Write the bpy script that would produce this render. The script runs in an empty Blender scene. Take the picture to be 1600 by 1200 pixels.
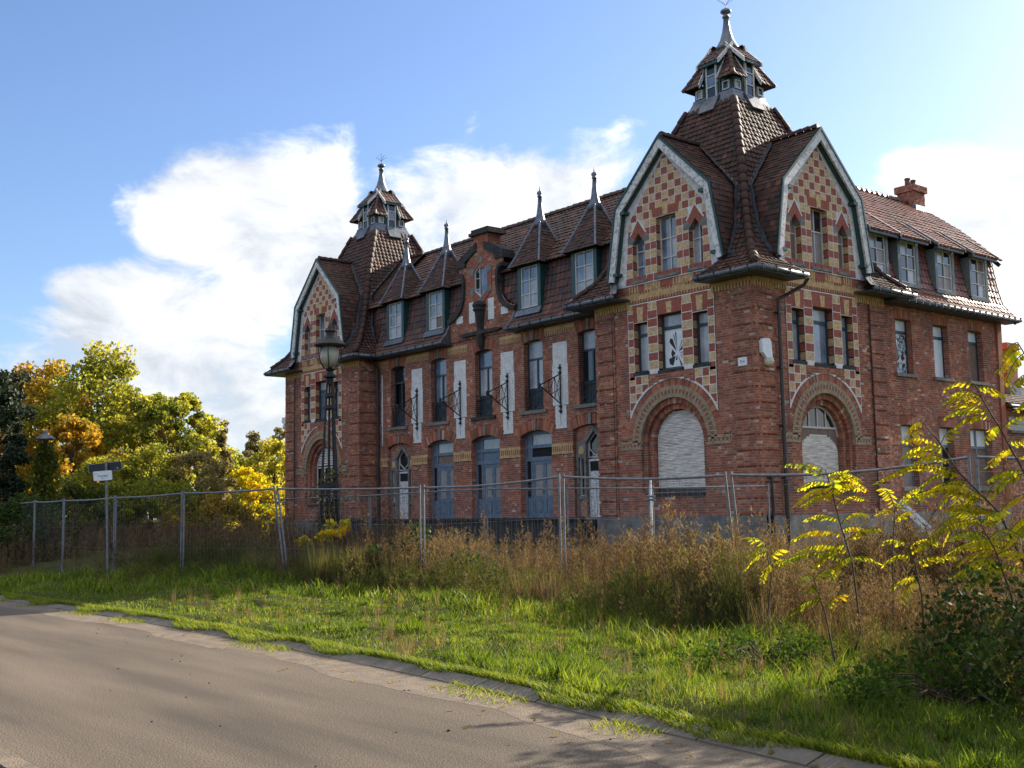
import bpy, math, random
import numpy as np
from mathutils import Vector, Matrix
random.seed(7); RNG = np.random.default_rng(7)
scene = bpy.context.scene

# ------------------------------------------------------------------ camera
cam_d = bpy.data.cameras.new("camera"); cam = bpy.data.objects.new("camera", cam_d)
scene.collection.objects.link(cam)
CAM = Vector((20.4917, -25.8096, 1.6))
cR = Vector((0.63262, 0.77427, -0.0171956)); cU = Vector((0.0969212, -0.0571227, 0.9936515)); cF = Vector((-0.768370, 0.630275, 0.1111802))
M = Matrix((cR, cU, -cF)).transposed().to_4x4(); M.translation = CAM
cam.matrix_world = M
cam_d.sensor_width = 36; cam_d.lens = 40.146; cam_d.clip_end = 3000; cam_d.clip_start = 0.1
scene.camera = cam
Fh = Vector((-0.7732, 0.6342, 0)); Rh = Vector((0.6342, 0.7732, 0))
def at(px, depth, z=0.0):
    """point on the ground plan seen at photo column px, depth metres away"""
    p = CAM + Fh * depth + Rh * ((px - 800) / 1784.26 * depth)
    return Vector((p.x, p.y, z))

# ------------------------------------------------------------------ world, sun, exposure
SUN_EL, SUN_AZ = math.radians(27), math.radians(1.0)     # azimuth from +Y towards +X
world = bpy.data.worlds.new("World"); scene.world = world; world.use_nodes = True
nt = world.node_tree; nt.nodes.clear()
def N(tree, t, **kw):
    n = tree.nodes.new(t)
    for k, v in kw.items():
        if k.startswith('i_'): n.inputs[k[2:].replace('_', ' ')].default_value = v
        else: setattr(n, k, v)
    return n
out = N(nt, 'ShaderNodeOutputWorld'); bg = N(nt, 'ShaderNodeBackground')
SKY_STRENGTH = 0.15
bg.inputs['Strength'].default_value = SKY_STRENGTH
sky = N(nt, 'ShaderNodeTexSky', sky_type='NISHITA', sun_disc=False, sun_elevation=SUN_EL, sun_rotation=SUN_AZ, altitude=50, air_density=1.0, dust_density=0.9, ozone_density=2.6)
tc = N(nt, 'ShaderNodeTexCoord'); sep = N(nt, 'ShaderNodeSeparateXYZ'); nt.links.new(tc.outputs['Generated'], sep.inputs[0])
L = nt.links.new
def mth(op, a, b=None, c=None, clamp=False):
    n = nt.nodes.new('ShaderNodeMath'); n.operation = op; n.use_clamp = clamp
    for i, v in enumerate((a, b, c)):
        if v is None: continue
        if isinstance(v, (int, float)): n.inputs[i].default_value = v
        else: L(v, n.inputs[i])
    return n.outputs[0]
X, Y, Z = sep.outputs
az = mth('ARCTAN2', X, Y)                       # 0 at +Y, + towards +X
el = mth('ARCSINE', Z)
# cumulus in azimuth / elevation space
cmb = nt.nodes.new('ShaderNodeCombineXYZ'); L(mth('MULTIPLY', az, 1.0), cmb.inputs[0]); L(mth('MULTIPLY', el, 1.7), cmb.inputs[1]); cmb.inputs[2].default_value = 3.7
n1 = N(nt, 'ShaderNodeTexNoise', i_Scale=3.0, i_Detail=8.0, i_Roughness=0.56, i_Distortion=0.25); L(cmb.outputs[0], n1.inputs['Vector'])
n2 = N(nt, 'ShaderNodeTexNoise', i_Scale=11.0, i_Detail=9.0, i_Roughness=0.62, i_Distortion=0.4); L(cmb.outputs[0], n2.inputs['Vector'])
def gauss(a0, e0, sa, se, amp):
    da = mth('DIVIDE', mth('SUBTRACT', az, a0), sa); de = mth('DIVIDE', mth('SUBTRACT', el, e0), se)
    return mth('MULTIPLY', mth('POWER', 2.718, mth('MULTIPLY', mth('ADD', mth('MULTIPLY', da, da), mth('MULTIPLY', de, de)), -1.0)), amp)
CAZ = math.atan2(cF.x, cF.y)
def pxdir(x, y):
    d = cF + cR * ((x - 800) / 1784.26) + cU * ((600 - y) / 1784.26); d.normalize()
    return math.atan2(d.x, d.y), math.asin(d.z)
# a bank of cumulus up to about 18 degrees all the way round, thinning above
bank = mth('MULTIPLY', mth('SUBTRACT', 0.27, el), 1.15)
bank = mth('MINIMUM', mth('MAXIMUM', bank, -0.26), 0.05)
bank = mth('ADD', bank, mth('MULTIPLY', mth('MINIMUM', mth('MAXIMUM', mth('SUBTRACT', el, 0.48), 0.0), 0.25), 2.0))   # unseen broken cloud added higher up to lift the fill light
f = mth('ADD', mth('ADD', mth('MULTIPLY', mth('SUBTRACT', n1.outputs[0], 0.5), 0.95), mth('MULTIPLY', mth('SUBTRACT', n2.outputs[0], 0.5), 0.60)), bank)
for (x, y, sx, sy, amp) in ((330, 310, 170, 85, .30), (470, 370, 120, 100, .2), (840, 320, 200, 80, .32), (210, 500, 150, 95, .34), (110, 440, 60, 40, .14), (1500, 330, 170, 90, .30), (420, 630, 120, 90, .2), (1600, 600, 150, 200, .2),
                            (80, 330, 120, 90, -.30), (40, 620, 60, 70, .12), (40, 480, 60, 60, -.14), (575, 300, 34, 60, -.16), (600, 100, 500, 80, -.2), (1280, 300, 90, 120, -.2), (1000, 300, 50, 70, -.12), (500, 560, 80, 60, -.30), (100, 240, 120, 60, -.2), (110, 375, 90, 28, -.30), (300, 430, 90, 26, -.16), (30, 340, 70, 60, -.2), (700, 420, 80, 40, -.1), (1440, 420, 120, 40, -.14), (1330, 200, 120, 60, -.2)):
    a0, e0 = pxdir(x, y)
    f = mth('ADD', f, gauss(a0, e0, sx / 1784, sy / 1784, amp))
mask = nt.nodes.new('ShaderNodeMapRange'); mask.interpolation_type = 'SMOOTHSTEP'
L(f, mask.inputs[0]); mask.inputs[1].default_value = -0.03; mask.inputs[2].default_value = 0.17
# cloud body: bright tops, soft grey hollows
shade = nt.nodes.new('ShaderNodeMapRange'); L(mth('ADD', mth('MULTIPLY', n1.outputs[0], .6), mth('MULTIPLY', n2.outputs[0], .4)), shade.inputs[0]); shade.inputs[1].default_value = 0.42; shade.inputs[2].default_value = 0.59
CL = 3.55
ccol = nt.nodes.new('ShaderNodeMix'); ccol.data_type = 'RGBA'; L(shade.outputs[0], ccol.inputs[0])
ccol.inputs[6].default_value = (0.52 * CL, 0.56 * CL, 0.62 * CL, 1); ccol.inputs[7].default_value = (1.0 * CL, 1.0 * CL, 1.0 * CL, 1)
mx = nt.nodes.new('ShaderNodeMix'); mx.data_type = 'RGBA'; L(mth('MULTIPLY', mask.outputs[0], 0.97), mx.inputs[0]); skm = nt.nodes.new('ShaderNodeMix'); skm.data_type = 'RGBA'; skm.blend_type = 'MULTIPLY'; skm.inputs[0].default_value = 1; L(sky.outputs[0], skm.inputs[6]); skm.inputs[7].default_value = (.45, .48, .55, 1); L(skm.outputs[2], mx.inputs[6]); L(ccol.outputs[2], mx.inputs[7])
L(mx.outputs[2], bg.inputs['Color']); L(bg.outputs[0], out.inputs[0])

sun_d = bpy.data.lights.new("sun", 'SUN'); sun = bpy.data.objects.new("sun", sun_d); scene.collection.objects.link(sun)
sun_d.energy = 4.7; sun_d.angle = math.radians(0.6); sun_d.color = (1.0, 0.90, 0.74)
sdir = Vector((math.sin(SUN_AZ) * math.cos(SUN_EL), math.cos(SUN_AZ) * math.cos(SUN_EL), math.sin(SUN_EL)))
sun.rotation_euler = (-sdir).to_track_quat('-Z', 'Y').to_euler(); sun.location = (0, 40, 40)
vs = scene.view_settings; vs.view_transform = 'Standard'; vs.look = 'None'; vs.exposure = 1.32; vs.gamma = 1; vs.use_curve_mapping = False

# ------------------------------------------------------------------ materials
MATS = {}
def mat(name, c1, c2=None, scale=6.0, rough=0.8, metal=0.0, bump=0.0, bscale=40.0, rnd=None, trans=0.0, spec=0.5, coat=0.0, detail=5.0, lo=0.35, hi=0.65, grime=None, gscale=1.2, stretch=None, gst=None):
    """procedural material: two colours mixed by noise; rnd = list of colours picked by the per-piece attribute"""
    m = bpy.data.materials.new(name); m.use_nodes = True; t = m.node_tree; t.nodes.clear(); K = t.links.new
    o = N(t, 'ShaderNodeOutputMaterial'); p = N(t, 'ShaderNodeBsdfPrincipled')
    p.inputs['Roughness'].default_value = rough; p.inputs['Metallic'].default_value = metal; p.inputs['Specular IOR Level'].default_value = spec; p.inputs['Coat Weight'].default_value = coat
    g = N(t, 'ShaderNodeTexCoord'); co = g.outputs['Object']
    if stretch: mp_ = N(t, 'ShaderNodeMapping'); mp_.inputs['Scale'].default_value = stretch; K(co, mp_.inputs[0]); co = mp_.outputs[0]
    c2 = c2 or tuple(x * 0.8 for x in c1)
    n = N(t, 'ShaderNodeTexNoise', i_Scale=scale, i_Detail=detail, i_Roughness=0.6); K(co, n.inputs['Vector'])
    r = N(t, 'ShaderNodeMapRange'); r.inputs[1].default_value = lo; r.inputs[2].default_value = hi; K(n.outputs[0], r.inputs[0])
    def mix(fac, a, b, mode='MIX'):
        x = N(t, 'ShaderNodeMix', data_type='RGBA', blend_type=mode)
        for s, v in ((0, fac), (6, a), (7, b)):
            if isinstance(v, (int, float)): x.inputs[s].default_value = v
            elif isinstance(v, tuple): x.inputs[s].default_value = (*v, 1)
            else: K(v, x.inputs[s])
        return x.outputs[2]
    if rnd:
        a = N(t, 'ShaderNodeAttribute', attribute_name='rnd')
        cr = N(t, 'ShaderNodeValToRGB'); cr.color_ramp.interpolation = 'LINEAR'
        els = cr.color_ramp.elements
        while len(els) < len(rnd): els.new(0.5)
        for e, (pos, c) in zip(els, rnd): e.position = pos; e.color = (*c, 1)
        K(a.outputs['Fac'], cr.inputs[0])
        col = mix(r.outputs[0], cr.outputs[0], mix(0.5, cr.outputs[0], c2), 'MIX')
    else:
        col = mix(r.outputs[0], c1, c2)
    if grime:
        n3 = N(t, 'ShaderNodeTexNoise', i_Scale=gscale, i_Detail=7.0, i_Roughness=0.65)
        if gst: mg = N(t, 'ShaderNodeMapping'); mg.inputs['Scale'].default_value = gst; K(co, mg.inputs[0]); K(mg.outputs[0], n3.inputs['Vector'])
        else: K(co, n3.inputs['Vector'])
        r3 = N(t, 'ShaderNodeMapRange'); r3.inputs[1].default_value = 0.48; r3.inputs[2].default_value = 0.72; K(n3.outputs[0], r3.inputs[0])
        r3.inputs[4].default_value = grime[1]
        col = mix(r3.outputs[0], col, grime[0])
    K(col, p.inputs['Base Color'])
    if bump:
        nb = N(t, 'ShaderNodeTexNoise', i_Scale=bscale, i_Detail=4.0); K(co, nb.inputs['Vector'])
        b = N(t, 'ShaderNodeBump', i_Strength=bump, i_Distance=0.02); K(nb.outputs[0], b.inputs['Height']); K(b.outputs[0], p.inputs['Normal'])
    if trans:
        tr = N(t, 'ShaderNodeBsdfTranslucent'); K(mix(1.0, col, (1.0, 0.95, 0.45), 'MULTIPLY'), tr.inputs[0])
        ms = N(t, 'ShaderNodeMixShader'); ms.inputs[0].default_value = trans; K(p.outputs[0], ms.inputs[1]); K(tr.outputs[0], ms.inputs[2]); K(ms.outputs[0], o.inputs[0])
    else: K(p.outputs[0], o.inputs[0])
    MATS[name] = m; return m

BR = [(0.0, (.28, .10, .062)), (.25, (.38, .122, .075)), (.5, (.46, .152, .09)), (.72, (.52, .185, .107)), (.88, (.57, .245, .142)), (.975, (.55, .27, .16)), (.982, (.66, .50, .40)), (1.0, (.68, .54, .45))]
mat('brick', (.2, .06, .04), (.10, .04, .03), scale=1.3, rough=.9, bump=.5, bscale=60, rnd=BR, spec=.25, grime=((.10, .055, .045), .62), gscale=.9, gst=(1.3, 1.3, .35))
mat('mortar', (.54, .44, .35), (.36, .27, .21), scale=3, rough=.95, bump=.3)
mat('white_brick', (.88, .87, .84), (.70, .68, .66), scale=14, rough=.8, bump=.3, grime=((.42, .33, .28), .5), gscale=5)
mat('block_red', (.38, .115, .078), (.25, .075, .052), scale=12, rough=.85, bump=.5, bscale=30, spec=.3)
mat('block_yellow', (.70, .48, .26), (.48, .31, .16), scale=12, rough=.85, bump=.5, bscale=30, spec=.3, grime=((.22, .15, .08), .5), gscale=6)
mat('yellow_brick', (.66, .43, .21), (.42, .26, .125), scale=9, rough=.88, bump=.4, spec=.3, grime=((.2, .12, .06), .5), gscale=4)
mat('buff_brick', (.42, .33, .22), (.27, .2, .13), scale=9, rough=.88, bump=.4, spec=.3)
mat('white_joint', (.78, .76, .73), (.62, .59, .56), scale=10, rough=.85)
mat('plaster_white', (.76, .74, .72), (.55, .5, .48), scale=5, rough=.85, bump=.3, grime=((.36, .28, .25), .8), gscale=7)
TD = [(0, (.034, .016, .013)), (.4, (.060, .024, .018)), (.75, (.092, .033, .022)), (.95, (.12, .043, .026)), (1, (.19, .066, .037))]
mat('tile_dark', (.06, .03, .02), (.02, .015, .012), scale=1.6, rough=.62, bump=.3, rnd=TD, spec=.3, grime=((.028, .024, .014), .6), gscale=1.5)
TR = [(0, (.11, .036, .023)), (.4, (.19, .056, .031)), (.75, (.28, .08, .04)), (1, (.38, .12, .055))]
mat('tile_red', (.2, .06, .03), (.07, .03, .02), scale=1.6, rough=.42, bump=.3, rnd=TR, spec=.5, grime=((.05, .03, .02), .6), gscale=1.2)
mat('tile_mid', (.2, .06, .03), (.05, .025, .018), scale=1.6, rough=.58, bump=.3, rnd=[(0, (.04, .018, .015)), (.4, (.072, .027, .02)), (.75, (.115, .039, .025)), (.96, (.155, .052, .03)), (1, (.32, .095, .044))], spec=.5, grime=((.03, .025, .018), .6), gscale=.9)
mat('underlay', (.03, .02, .018), rough=.9)
mat('lead', (.19, .21, .245), (.10, .11, .135), scale=7, rough=.42, metal=.55, bump=.25, bscale=14)
mat('zinc', (.17, .19, .22), (.09, .10, .12), scale=5, rough=.5, metal=.4)
mat('white_paint', (.70, .68, .65), (.30, .26, .24), scale=11, rough=.6, lo=.46, hi=.66, bump=.2)
mat('cream_paint', (.62, .58, .52), (.32, .29, .27), scale=22, rough=.6, lo=.5, hi=.72)
mat('green_paint', (.016, .072, .066), (.01, .04, .04), scale=8, rough=.45)
mat('greygreen_paint', (.10, .15, .15), (.2, .21, .2), scale=18, rough=.6)
mat('blue_paint', (.145, .195, .26), (.085, .12, .165), scale=7, rough=.55, grime=((.22, .25, .28), .5), gscale=9)
mat('slate_paint', (.04, .06, .08), (.024, .035, .048), scale=9, rough=.5)
mat('dirty_panel', (.32, .28, .265), (.22, .185, .17), scale=4, rough=.5, grime=((.30, .30, .32), .5), gscale=2)
mat('stone_dark', (.055, .05, .046), (.02, .018, .018), scale=4, rough=.9, bump=.6, bscale=18)
mat('stone_grey', (.24, .225, .20), (.12, .11, .10), scale=5, rough=.9, bump=.5, bscale=22)
mat('plinth', (.22, .21, .20), (.12, .115, .11), scale=2, rough=.9, bump=.4, grime=((.05, .05, .04), .7), gscale=1.4)
mat('glass_dark', (.012, .014, .017), (.02, .022, .026), scale=1.5, rough=.06, spec=.8)
mat('glass_painted_sky', (.24, .29, .36), (.05, .07, .10), scale=1.6, rough=.08, spec=1.0, lo=.3, hi=.7)  # mottled blue base colour paints the sky's reflection into the panes
mat('glass_grey', (.44, .44, .45), (.17, .18, .20), scale=1.5, rough=.2, spec=.8, lo=.3, hi=.75, grime=((.52, .50, .48), .6), gscale=2.5)  # pale pane cover with uneven reflection painted as noise, real grime on top
mat('void', (.008, .008, .009), rough=.9)  # near-black colour paints the unlit rooms behind the openings
mat('plywood', (.24, .16, .12), (.16, .10, .075), scale=5, rough=.75)
mat('slat', (.84, .76, .67), (.50, .42, .36), scale=3, rough=.7, lo=.40, hi=.62, grime=((.24, .20, .18), .6), gscale=1.6, stretch=(1, 1, 9))
mat('iron', (.010, .010, .011), (.02, .016, .014), scale=9, rough=.55, metal=0)
mat('pipe_brown', (.03, .022, .022), (.05, .035, .03), scale=7, rough=.45)
mat('galv', (.23, .235, .25), (.14, .14, .15), scale=12, rough=.5, metal=.5)
mat('globe', (.46, .41, .30), (.32, .28, .2), scale=3, rough=.25)
mat('plate_white', (.80, .80, .80), (.68, .68, .70), scale=6, rough=.4)
mat('ink', (.02, .02, .025), rough=.6)
mat('black_plate', (.012, .013, .018), rough=.45)
mat('plastic_cream', (.66, .62, .5), rough=.4)
mat('poster', (.75, .74, .76), (.02, .01, .015), scale=7, rough=.35, lo=.47, hi=.53, detail=3, grime=((.22, .36, .42), .9), gscale=2.4)
mat('concrete', (.165, .142, .115), (.095, .082, .066), scale=4, rough=.9, bump=.5, bscale=50, grime=((.12, .1, .08), .7), gscale=3)
mat('rubber', (.012, .012, .012), rough=.7)

# ------------------------------------------------------------------ mesh helpers
COL = scene.collection
class MB:
    def __init__(s): s.v = []; s.f = []; s.r = []; s.m = []
    def add(s, vs, fs, r=0.5, mi=0):
        b = len(s.v); s.v.extend(vs)
        for q in fs: s.f.append(tuple(b + i for i in q)); s.r.append(r); s.m.append(mi)
    def hexa(s, p, r=0.5, skip=()):                     # p: 8 points, bottom 4 then top 4 (ring order)
        F = [(0, 3, 2, 1), (4, 5, 6, 7), (0, 1, 5, 4), (1, 2, 6, 5), (2, 3, 7, 6), (3, 0, 4, 7)]
        s.add(p, [q for i, q in enumerate(F) if i not in skip], r)
    def box(s, x0, x1, y0, y1, z0, z1, r=0.5):
        s.hexa([(x0, y0, z0), (x1, y0, z0), (x1, y1, z0), (x0, y1, z0), (x0, y0, z1), (x1, y0, z1), (x1, y1, z1), (x0, y1, z1)], r)
    def fbox(s, fr, s0, s1, d0, d1, z0, z1, r=0.5, back=True):   # d1 is the outer face
        P = fr.p
        s.hexa([P(s0, d1, z0), P(s1, d1, z0), P(s1, d0, z0), P(s0, d0, z0), P(s0, d1, z1), P(s1, d1, z1), P(s1, d0, z1), P(s0, d0, z1)], r, () if back else (4,))
    def fprism(s, fr, poly, d0, d1, r=0.5):               # poly of (s,z), extruded d0..d1
        n = len(poly); vs = [fr.p(a, d1, z) for a, z in poly] + [fr.p(a, d0, z) for a, z in poly]
        s.add(vs, [tuple(range(n)), tuple(range(2 * n - 1, n - 1, -1))] + [(i, (i + 1) % n, n + (i + 1) % n, n + i) for i in range(n)], r)
    def fstrip(s, fr, outer, inner, d0, d1, r=0.5):       # band between two polylines of (s,z)
        for i in range(len(outer) - 1):
            s.fprism(fr, [outer[i], outer[i + 1], inner[i + 1], inner[i]], d0, d1, r)
    def tube(s, p0, p1, r0, r1=None, n=8, r=0.5, cap=True):
        r1 = r0 if r1 is None else r1
        a = Vector(p0); b = Vector(p1); d = (b - a)
        if d.length < 1e-6: return
        d.normalize(); u = d.orthogonal().normalized(); w = d.cross(u)
        vs = []
        for c, rr in ((a, r0), (b, r1)):
            for i in range(n):
                t = 2 * math.pi * i / n; vs.append(tuple(c + (u * math.cos(t) + w * math.sin(t)) * rr))
        fs = [(i, (i + 1) % n, n + (i + 1) % n, n + i) for i in range(n)]
        if cap: fs += [tuple(range(n - 1, -1, -1)), tuple(range(n, 2 * n))]
        s.add(vs, fs, r)
    def path(s, pts, r, n=8, rr=0.5):
        rad = r if isinstance(r, (list, tuple)) else [r] * len(pts)
        pts = [Vector(p) for p in pts]; vs = []; u = None
        for i, p in enumerate(pts):
            d = (pts[min(i + 1, len(pts) - 1)] - pts[max(i - 1, 0)]).normalized()
            if u is None: u = d.orthogonal().normalized()
            else: u = (u - d * u.dot(d)).normalized()
            w = d.cross(u)
            for k in range(n):
                t = 2 * math.pi * k / n; vs.append(tuple(p + (u * math.cos(t) + w * math.sin(t)) * rad[i]))
        fs = [(j * n + k, j * n + (k + 1) % n, (j + 1) * n + (k + 1) % n, (j + 1) * n + k) for j in range(len(pts) - 1) for k in range(n)]
        fs += [tuple(range(n - 1, -1, -1)), tuple(range(len(vs) - n, len(vs)))]
        s.add(vs, fs, rr)
    def lathe(s, c, prof, n=16, r=0.5, rot=0.0):
        vs = []; c = Vector(c)
        for rad, z in prof:
            for k in range(n):
                t = 2 * math.pi * k / n + rot; vs.append((c.x + rad * math.cos(t), c.y + rad * math.sin(t), c.z + z))
        fs = [(j * n + k, j * n + (k + 1) % n, (j + 1) * n + (k + 1) % n, (j + 1) * n + k) for j in range(len(prof) - 1) for k in range(n)]
        fs += [tuple(range(n - 1, -1, -1)), tuple(range(len(vs) - n, len(vs)))]
        s.add(vs, fs, r)
    def build(s, name, material, parent=None, smooth=False, kind=None):
        me = bpy.data.meshes.new(name); me.from_pydata([tuple(v) for v in s.v], [], s.f)
        at_ = me.attributes.new('rnd', 'FLOAT', 'FACE'); at_.data.foreach_set('value', s.r)
        mats = material if isinstance(material, (list, tuple)) else [material]
        for x in mats: me.materials.append(MATS[x])
        if len(mats) > 1: me.polygons.foreach_set('material_index', s.m)
        if smooth: me.polygons.foreach_set('use_smooth', [True] * len(me.polygons))
        me.update()
        return link(name, me, parent, kind)
def link(name, me, parent=None, kind=None):
    o = bpy.data.objects.new(name, me); COL.objects.link(o)
    if parent is not None:
        o.parent = parent
        if parent.type == 'EMPTY': o.matrix_parent_inverse = Matrix.Translation(-parent.location)
    if kind: o['kind'] = kind
    return o
def np_mesh(name, V, F, material, parent=None, rnd=None, kind=None, smooth=False):
    """V (n,3) float, F (m,k) int"""
    me = bpy.data.meshes.new(name); k = F.shape[1]
    me.vertices.add(len(V)); me.vertices.foreach_set('co', V.astype(np.float32).ravel())
    me.loops.add(F.size); me.loops.foreach_set('vertex_index', F.astype(np.int32).ravel())
    me.polygons.add(len(F)); me.polygons.foreach_set('loop_start', np.arange(0, F.size, k, dtype=np.int32))
    me.polygons.foreach_set('loop_total', np.full(len(F), k, dtype=np.int32))
    if rnd is not None:
        a = me.attributes.new('rnd', 'FLOAT', 'FACE'); a.data.foreach_set('value', rnd.astype(np.float32))
    me.materials.append(MATS[material]); me.update(calc_edges=True); me.validate()
    if smooth: me.polygons.foreach_set('use_smooth', [True] * len(me.polygons))
    return link(name, me, parent, kind)
def empty(name, loc, label, cat, group=None):
    o = bpy.data.objects.new(name, None); COL.objects.link(o); o.location = loc; o.empty_display_size = .3
    tag(o, label, cat, group); return o
def tag(o, label, cat, group=None):
    o['label'] = label; o['category'] = cat
    if group: o['group'] = group
    return o
class Fr:
    """wall frame: s along the wall (to the viewer's right), d outward, z up"""
    def __init__(s, o, t, n): s.o = o; s.t = t; s.n = n
    def p(s, a, d, z): return (s.o[0] + s.t[0] * a + s.n[0] * d, s.o[1] + s.t[1] * a + s.n[1] * d, z)
    def jamb(s, a, d, side):           # frame of a reveal: starts at wall position a, depth d, faces +s (side=1) or -s
        o = s.p(a, d, 0)
        return Fr((o[0], o[1]), (-s.n[0], -s.n[1]), (s.t[0] * side, s.t[1] * side))

BH, BL, J = .0755, .225, .0135
def intervals(s0, s1, ex):
    iv = [(s0, s1)]
    for a, b in ex:
        nv = []
        for x, y in iv:
            if b <= x or a >= y: nv.append((x, y)); continue
            if a > x: nv.append((x, a))
            if b < y: nv.append((b, y))
        iv = nv
    return iv
def bricks(mb, mo, fr, s0, s1, z0, z1, d, exc=lambda z: [], bounds=None, depth=.05, band=0, seed=0):
    """courses of single bricks on a recessed mortar bed; exc(z) gives the openings cut out of a course"""
    rg = random.Random(seed); k0 = int(math.floor(z0 / BH + .001)); z = k0 * BH
    k = k0
    while z < z1 - .01:
        za, zb = max(z, z0), min(z + BH, z1); zm = (za + zb) / 2
        lo, hi = (s0, s1) if bounds is None else bounds(zm)
        if hi > lo and zb - za > .02:
            dd = d - .05 if (band and k % band == 0) else d
            for a, b in intervals(lo, hi, exc(zm)):
                if b - a < .015: continue
                P = fr.p; mo.add([P(a, dd - .009, za), P(b, dd - .009, za), P(b, dd - .009, zb), P(a, dd - .009, zb)], [(0, 1, 2, 3)])
                L_ = BL if k % 2 else BL * .5
                off = (0 if k % 2 else BL * .25) + (rg.random() - .5) * .02
                j = math.floor((a - off) / L_)
                while True:
                    x0 = max(j * L_ + off, a); x1 = min((j + 1) * L_ + off, b)
                    if j * L_ + off >= b: break
                    if x1 - x0 > .025:
                        r = rg.random(); e = dd + (rg.random() - .5) * .006
                        mb.fbox(fr, x0 + (J / 2 if x0 > a else 0), x1 - (J / 2 if x1 < b else 0), e - depth, e, za + J / 2, zb - J / 2, r, back=False)
                    j += 1
        z += BH; k += 1
def ring(mb, fr, sc, zc, R0, R1, d0, d1, a0=0.0, a1=math.pi, piece=.08, rg=random, gap=.006, only=None):
    n = max(3, int(round((a1 - a0) * (R0 + R1) / 2 / piece)))
    for i in range(n):
        if only is not None and i % 2 != only: continue
        t0 = a0 + (a1 - a0) * i / n + gap / R1; t1 = a0 + (a1 - a0) * (i + 1) / n - gap / R1
        q = [(sc + R * math.cos(t), zc + R * math.sin(t)) for R, t in ((R0, t0), (R1, t0), (R1, t1), (R0, t1))]
        mb.fprism(fr, q, d0, d1, rg.random())
def arcband(mb, fr, sc, zc, R0, R1, d0, d1, a0, a1, n=24):
    o = [(sc + R1 * math.cos(a0 + (a1 - a0) * i / n), zc + R1 * math.sin(a0 + (a1 - a0) * i / n)) for i in range(n + 1)]
    q = [(sc + R0 * math.cos(a0 + (a1 - a0) * i / n), zc + R0 * math.sin(a0 + (a1 - a0) * i / n)) for i in range(n + 1)]
    mb.fstrip(fr, o, q, d0, d1)
def lerp_prof(prof, z):
    for (a, za), (b, zb) in zip(prof, prof[1:]):
        if z <= zb: return a + (b - a) * max(0, (z - za)) / (zb - za)
    return prof[-1][0]
def tiles(mb, fr, prof, lo, hi, w=.23, ex=.27, lift=.035, h=.03, seed=0, flat=False):
    """pan tiles in rows up a roof profile [(d,z)...]; lo(z), hi(z) limit each row along s"""
    rg = random.Random(seed)
    acc = [0]
    for (a, za), (b, zb) in zip(prof, prof[1:]): acc.append(acc[-1] + math.hypot(b - a, zb - za))
    def P(t):
        t = min(max(t, 0), acc[-1] - 1e-6)
        for i in range(len(prof) - 1):
            if t <= acc[i + 1]:
                u = (t - acc[i]) / (acc[i + 1] - acc[i]); (a, za), (b, zb) = prof[i], prof[i + 1]
                dx, dz = (b - a), (zb - za); l = math.hypot(dx, dz)
                return a + dx * u, za + dz * u, dz / l, -dx / l
    nrow = max(1, int(round(acc[-1] / ex))); ex = acc[-1] / nrow
    cs = [(0, 0), (.22, .75), (.5, 1), (.8, .35), (1, 0)] if not flat else [(0, 0), (.02, .3), (.98, .3), (1, 0)]
    for i in range(nrow):
        d0, z0, n0, m0 = P(i * ex); d1, z1, n1, m1 = P((i + 1) * ex + .03)
        l0, h0, l1, h1 = lo(z0), hi(z0), lo(z1), hi(z1)
        if max(h0, h1) - min(l0, l1) < .05: continue
        off = (w * .5 if (flat and i % 2) else 0)
        j0 = math.floor((min(l0, l1) - off) / w); j1 = math.ceil((max(h0, h1) - off) / w)
        for j in range(j0, j1):
            b = j * w + off
            if b + w < l0 and b + w < l1: continue
            if b > h0 and b > h1: continue
            low, up, lip = [], [], []; jit = (rg.random() - .5) * .022
            for c, e in cs:
                s_ = b + c * w
                sl = min(max(s_, l0), h0); su = min(max(s_, l1), h1)
                e0 = lift + e * h + jit; e1 = .004 + e * h
                low.append(fr.p(sl, d0 + n0 * e0, z0 + m0 * e0)); up.append(fr.p(su, d1 + n1 * e1, z1 + m1 * e1)); lip.append(fr.p(sl, d0 + n0 * .0, z0 + m0 * .0))
            n = len(cs); vs = low + up + lip
            fs = [(k, k + 1, n + k + 1, n + k) for k in range(n - 1)] + [(2 * n + k, 2 * n + k + 1, k + 1, k) for k in range(n - 1)]
            mb.add(vs, fs, rg.random())
def sheet(mb, fr, prof, lo, hi, steps=24, drop=.01):
    z0, z1 = prof[0][1], prof[-1][1]; zs = sorted(set([z for _, z in prof] + [z0 + (z1 - z0) * i / steps for i in range(steps + 1)]))
    for a, b in zip(zs, zs[1:]):
        da, db = lerp_prof(prof, a) - drop, lerp_prof(prof, b) - drop
        mb.add([fr.p(lo(a), da, a), fr.p(max(lo(a), hi(a)), da, a), fr.p(max(lo(b), hi(b)), db, b), fr.p(lo(b), db, b)], [(0, 1, 2, 3)])
RT = None
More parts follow.
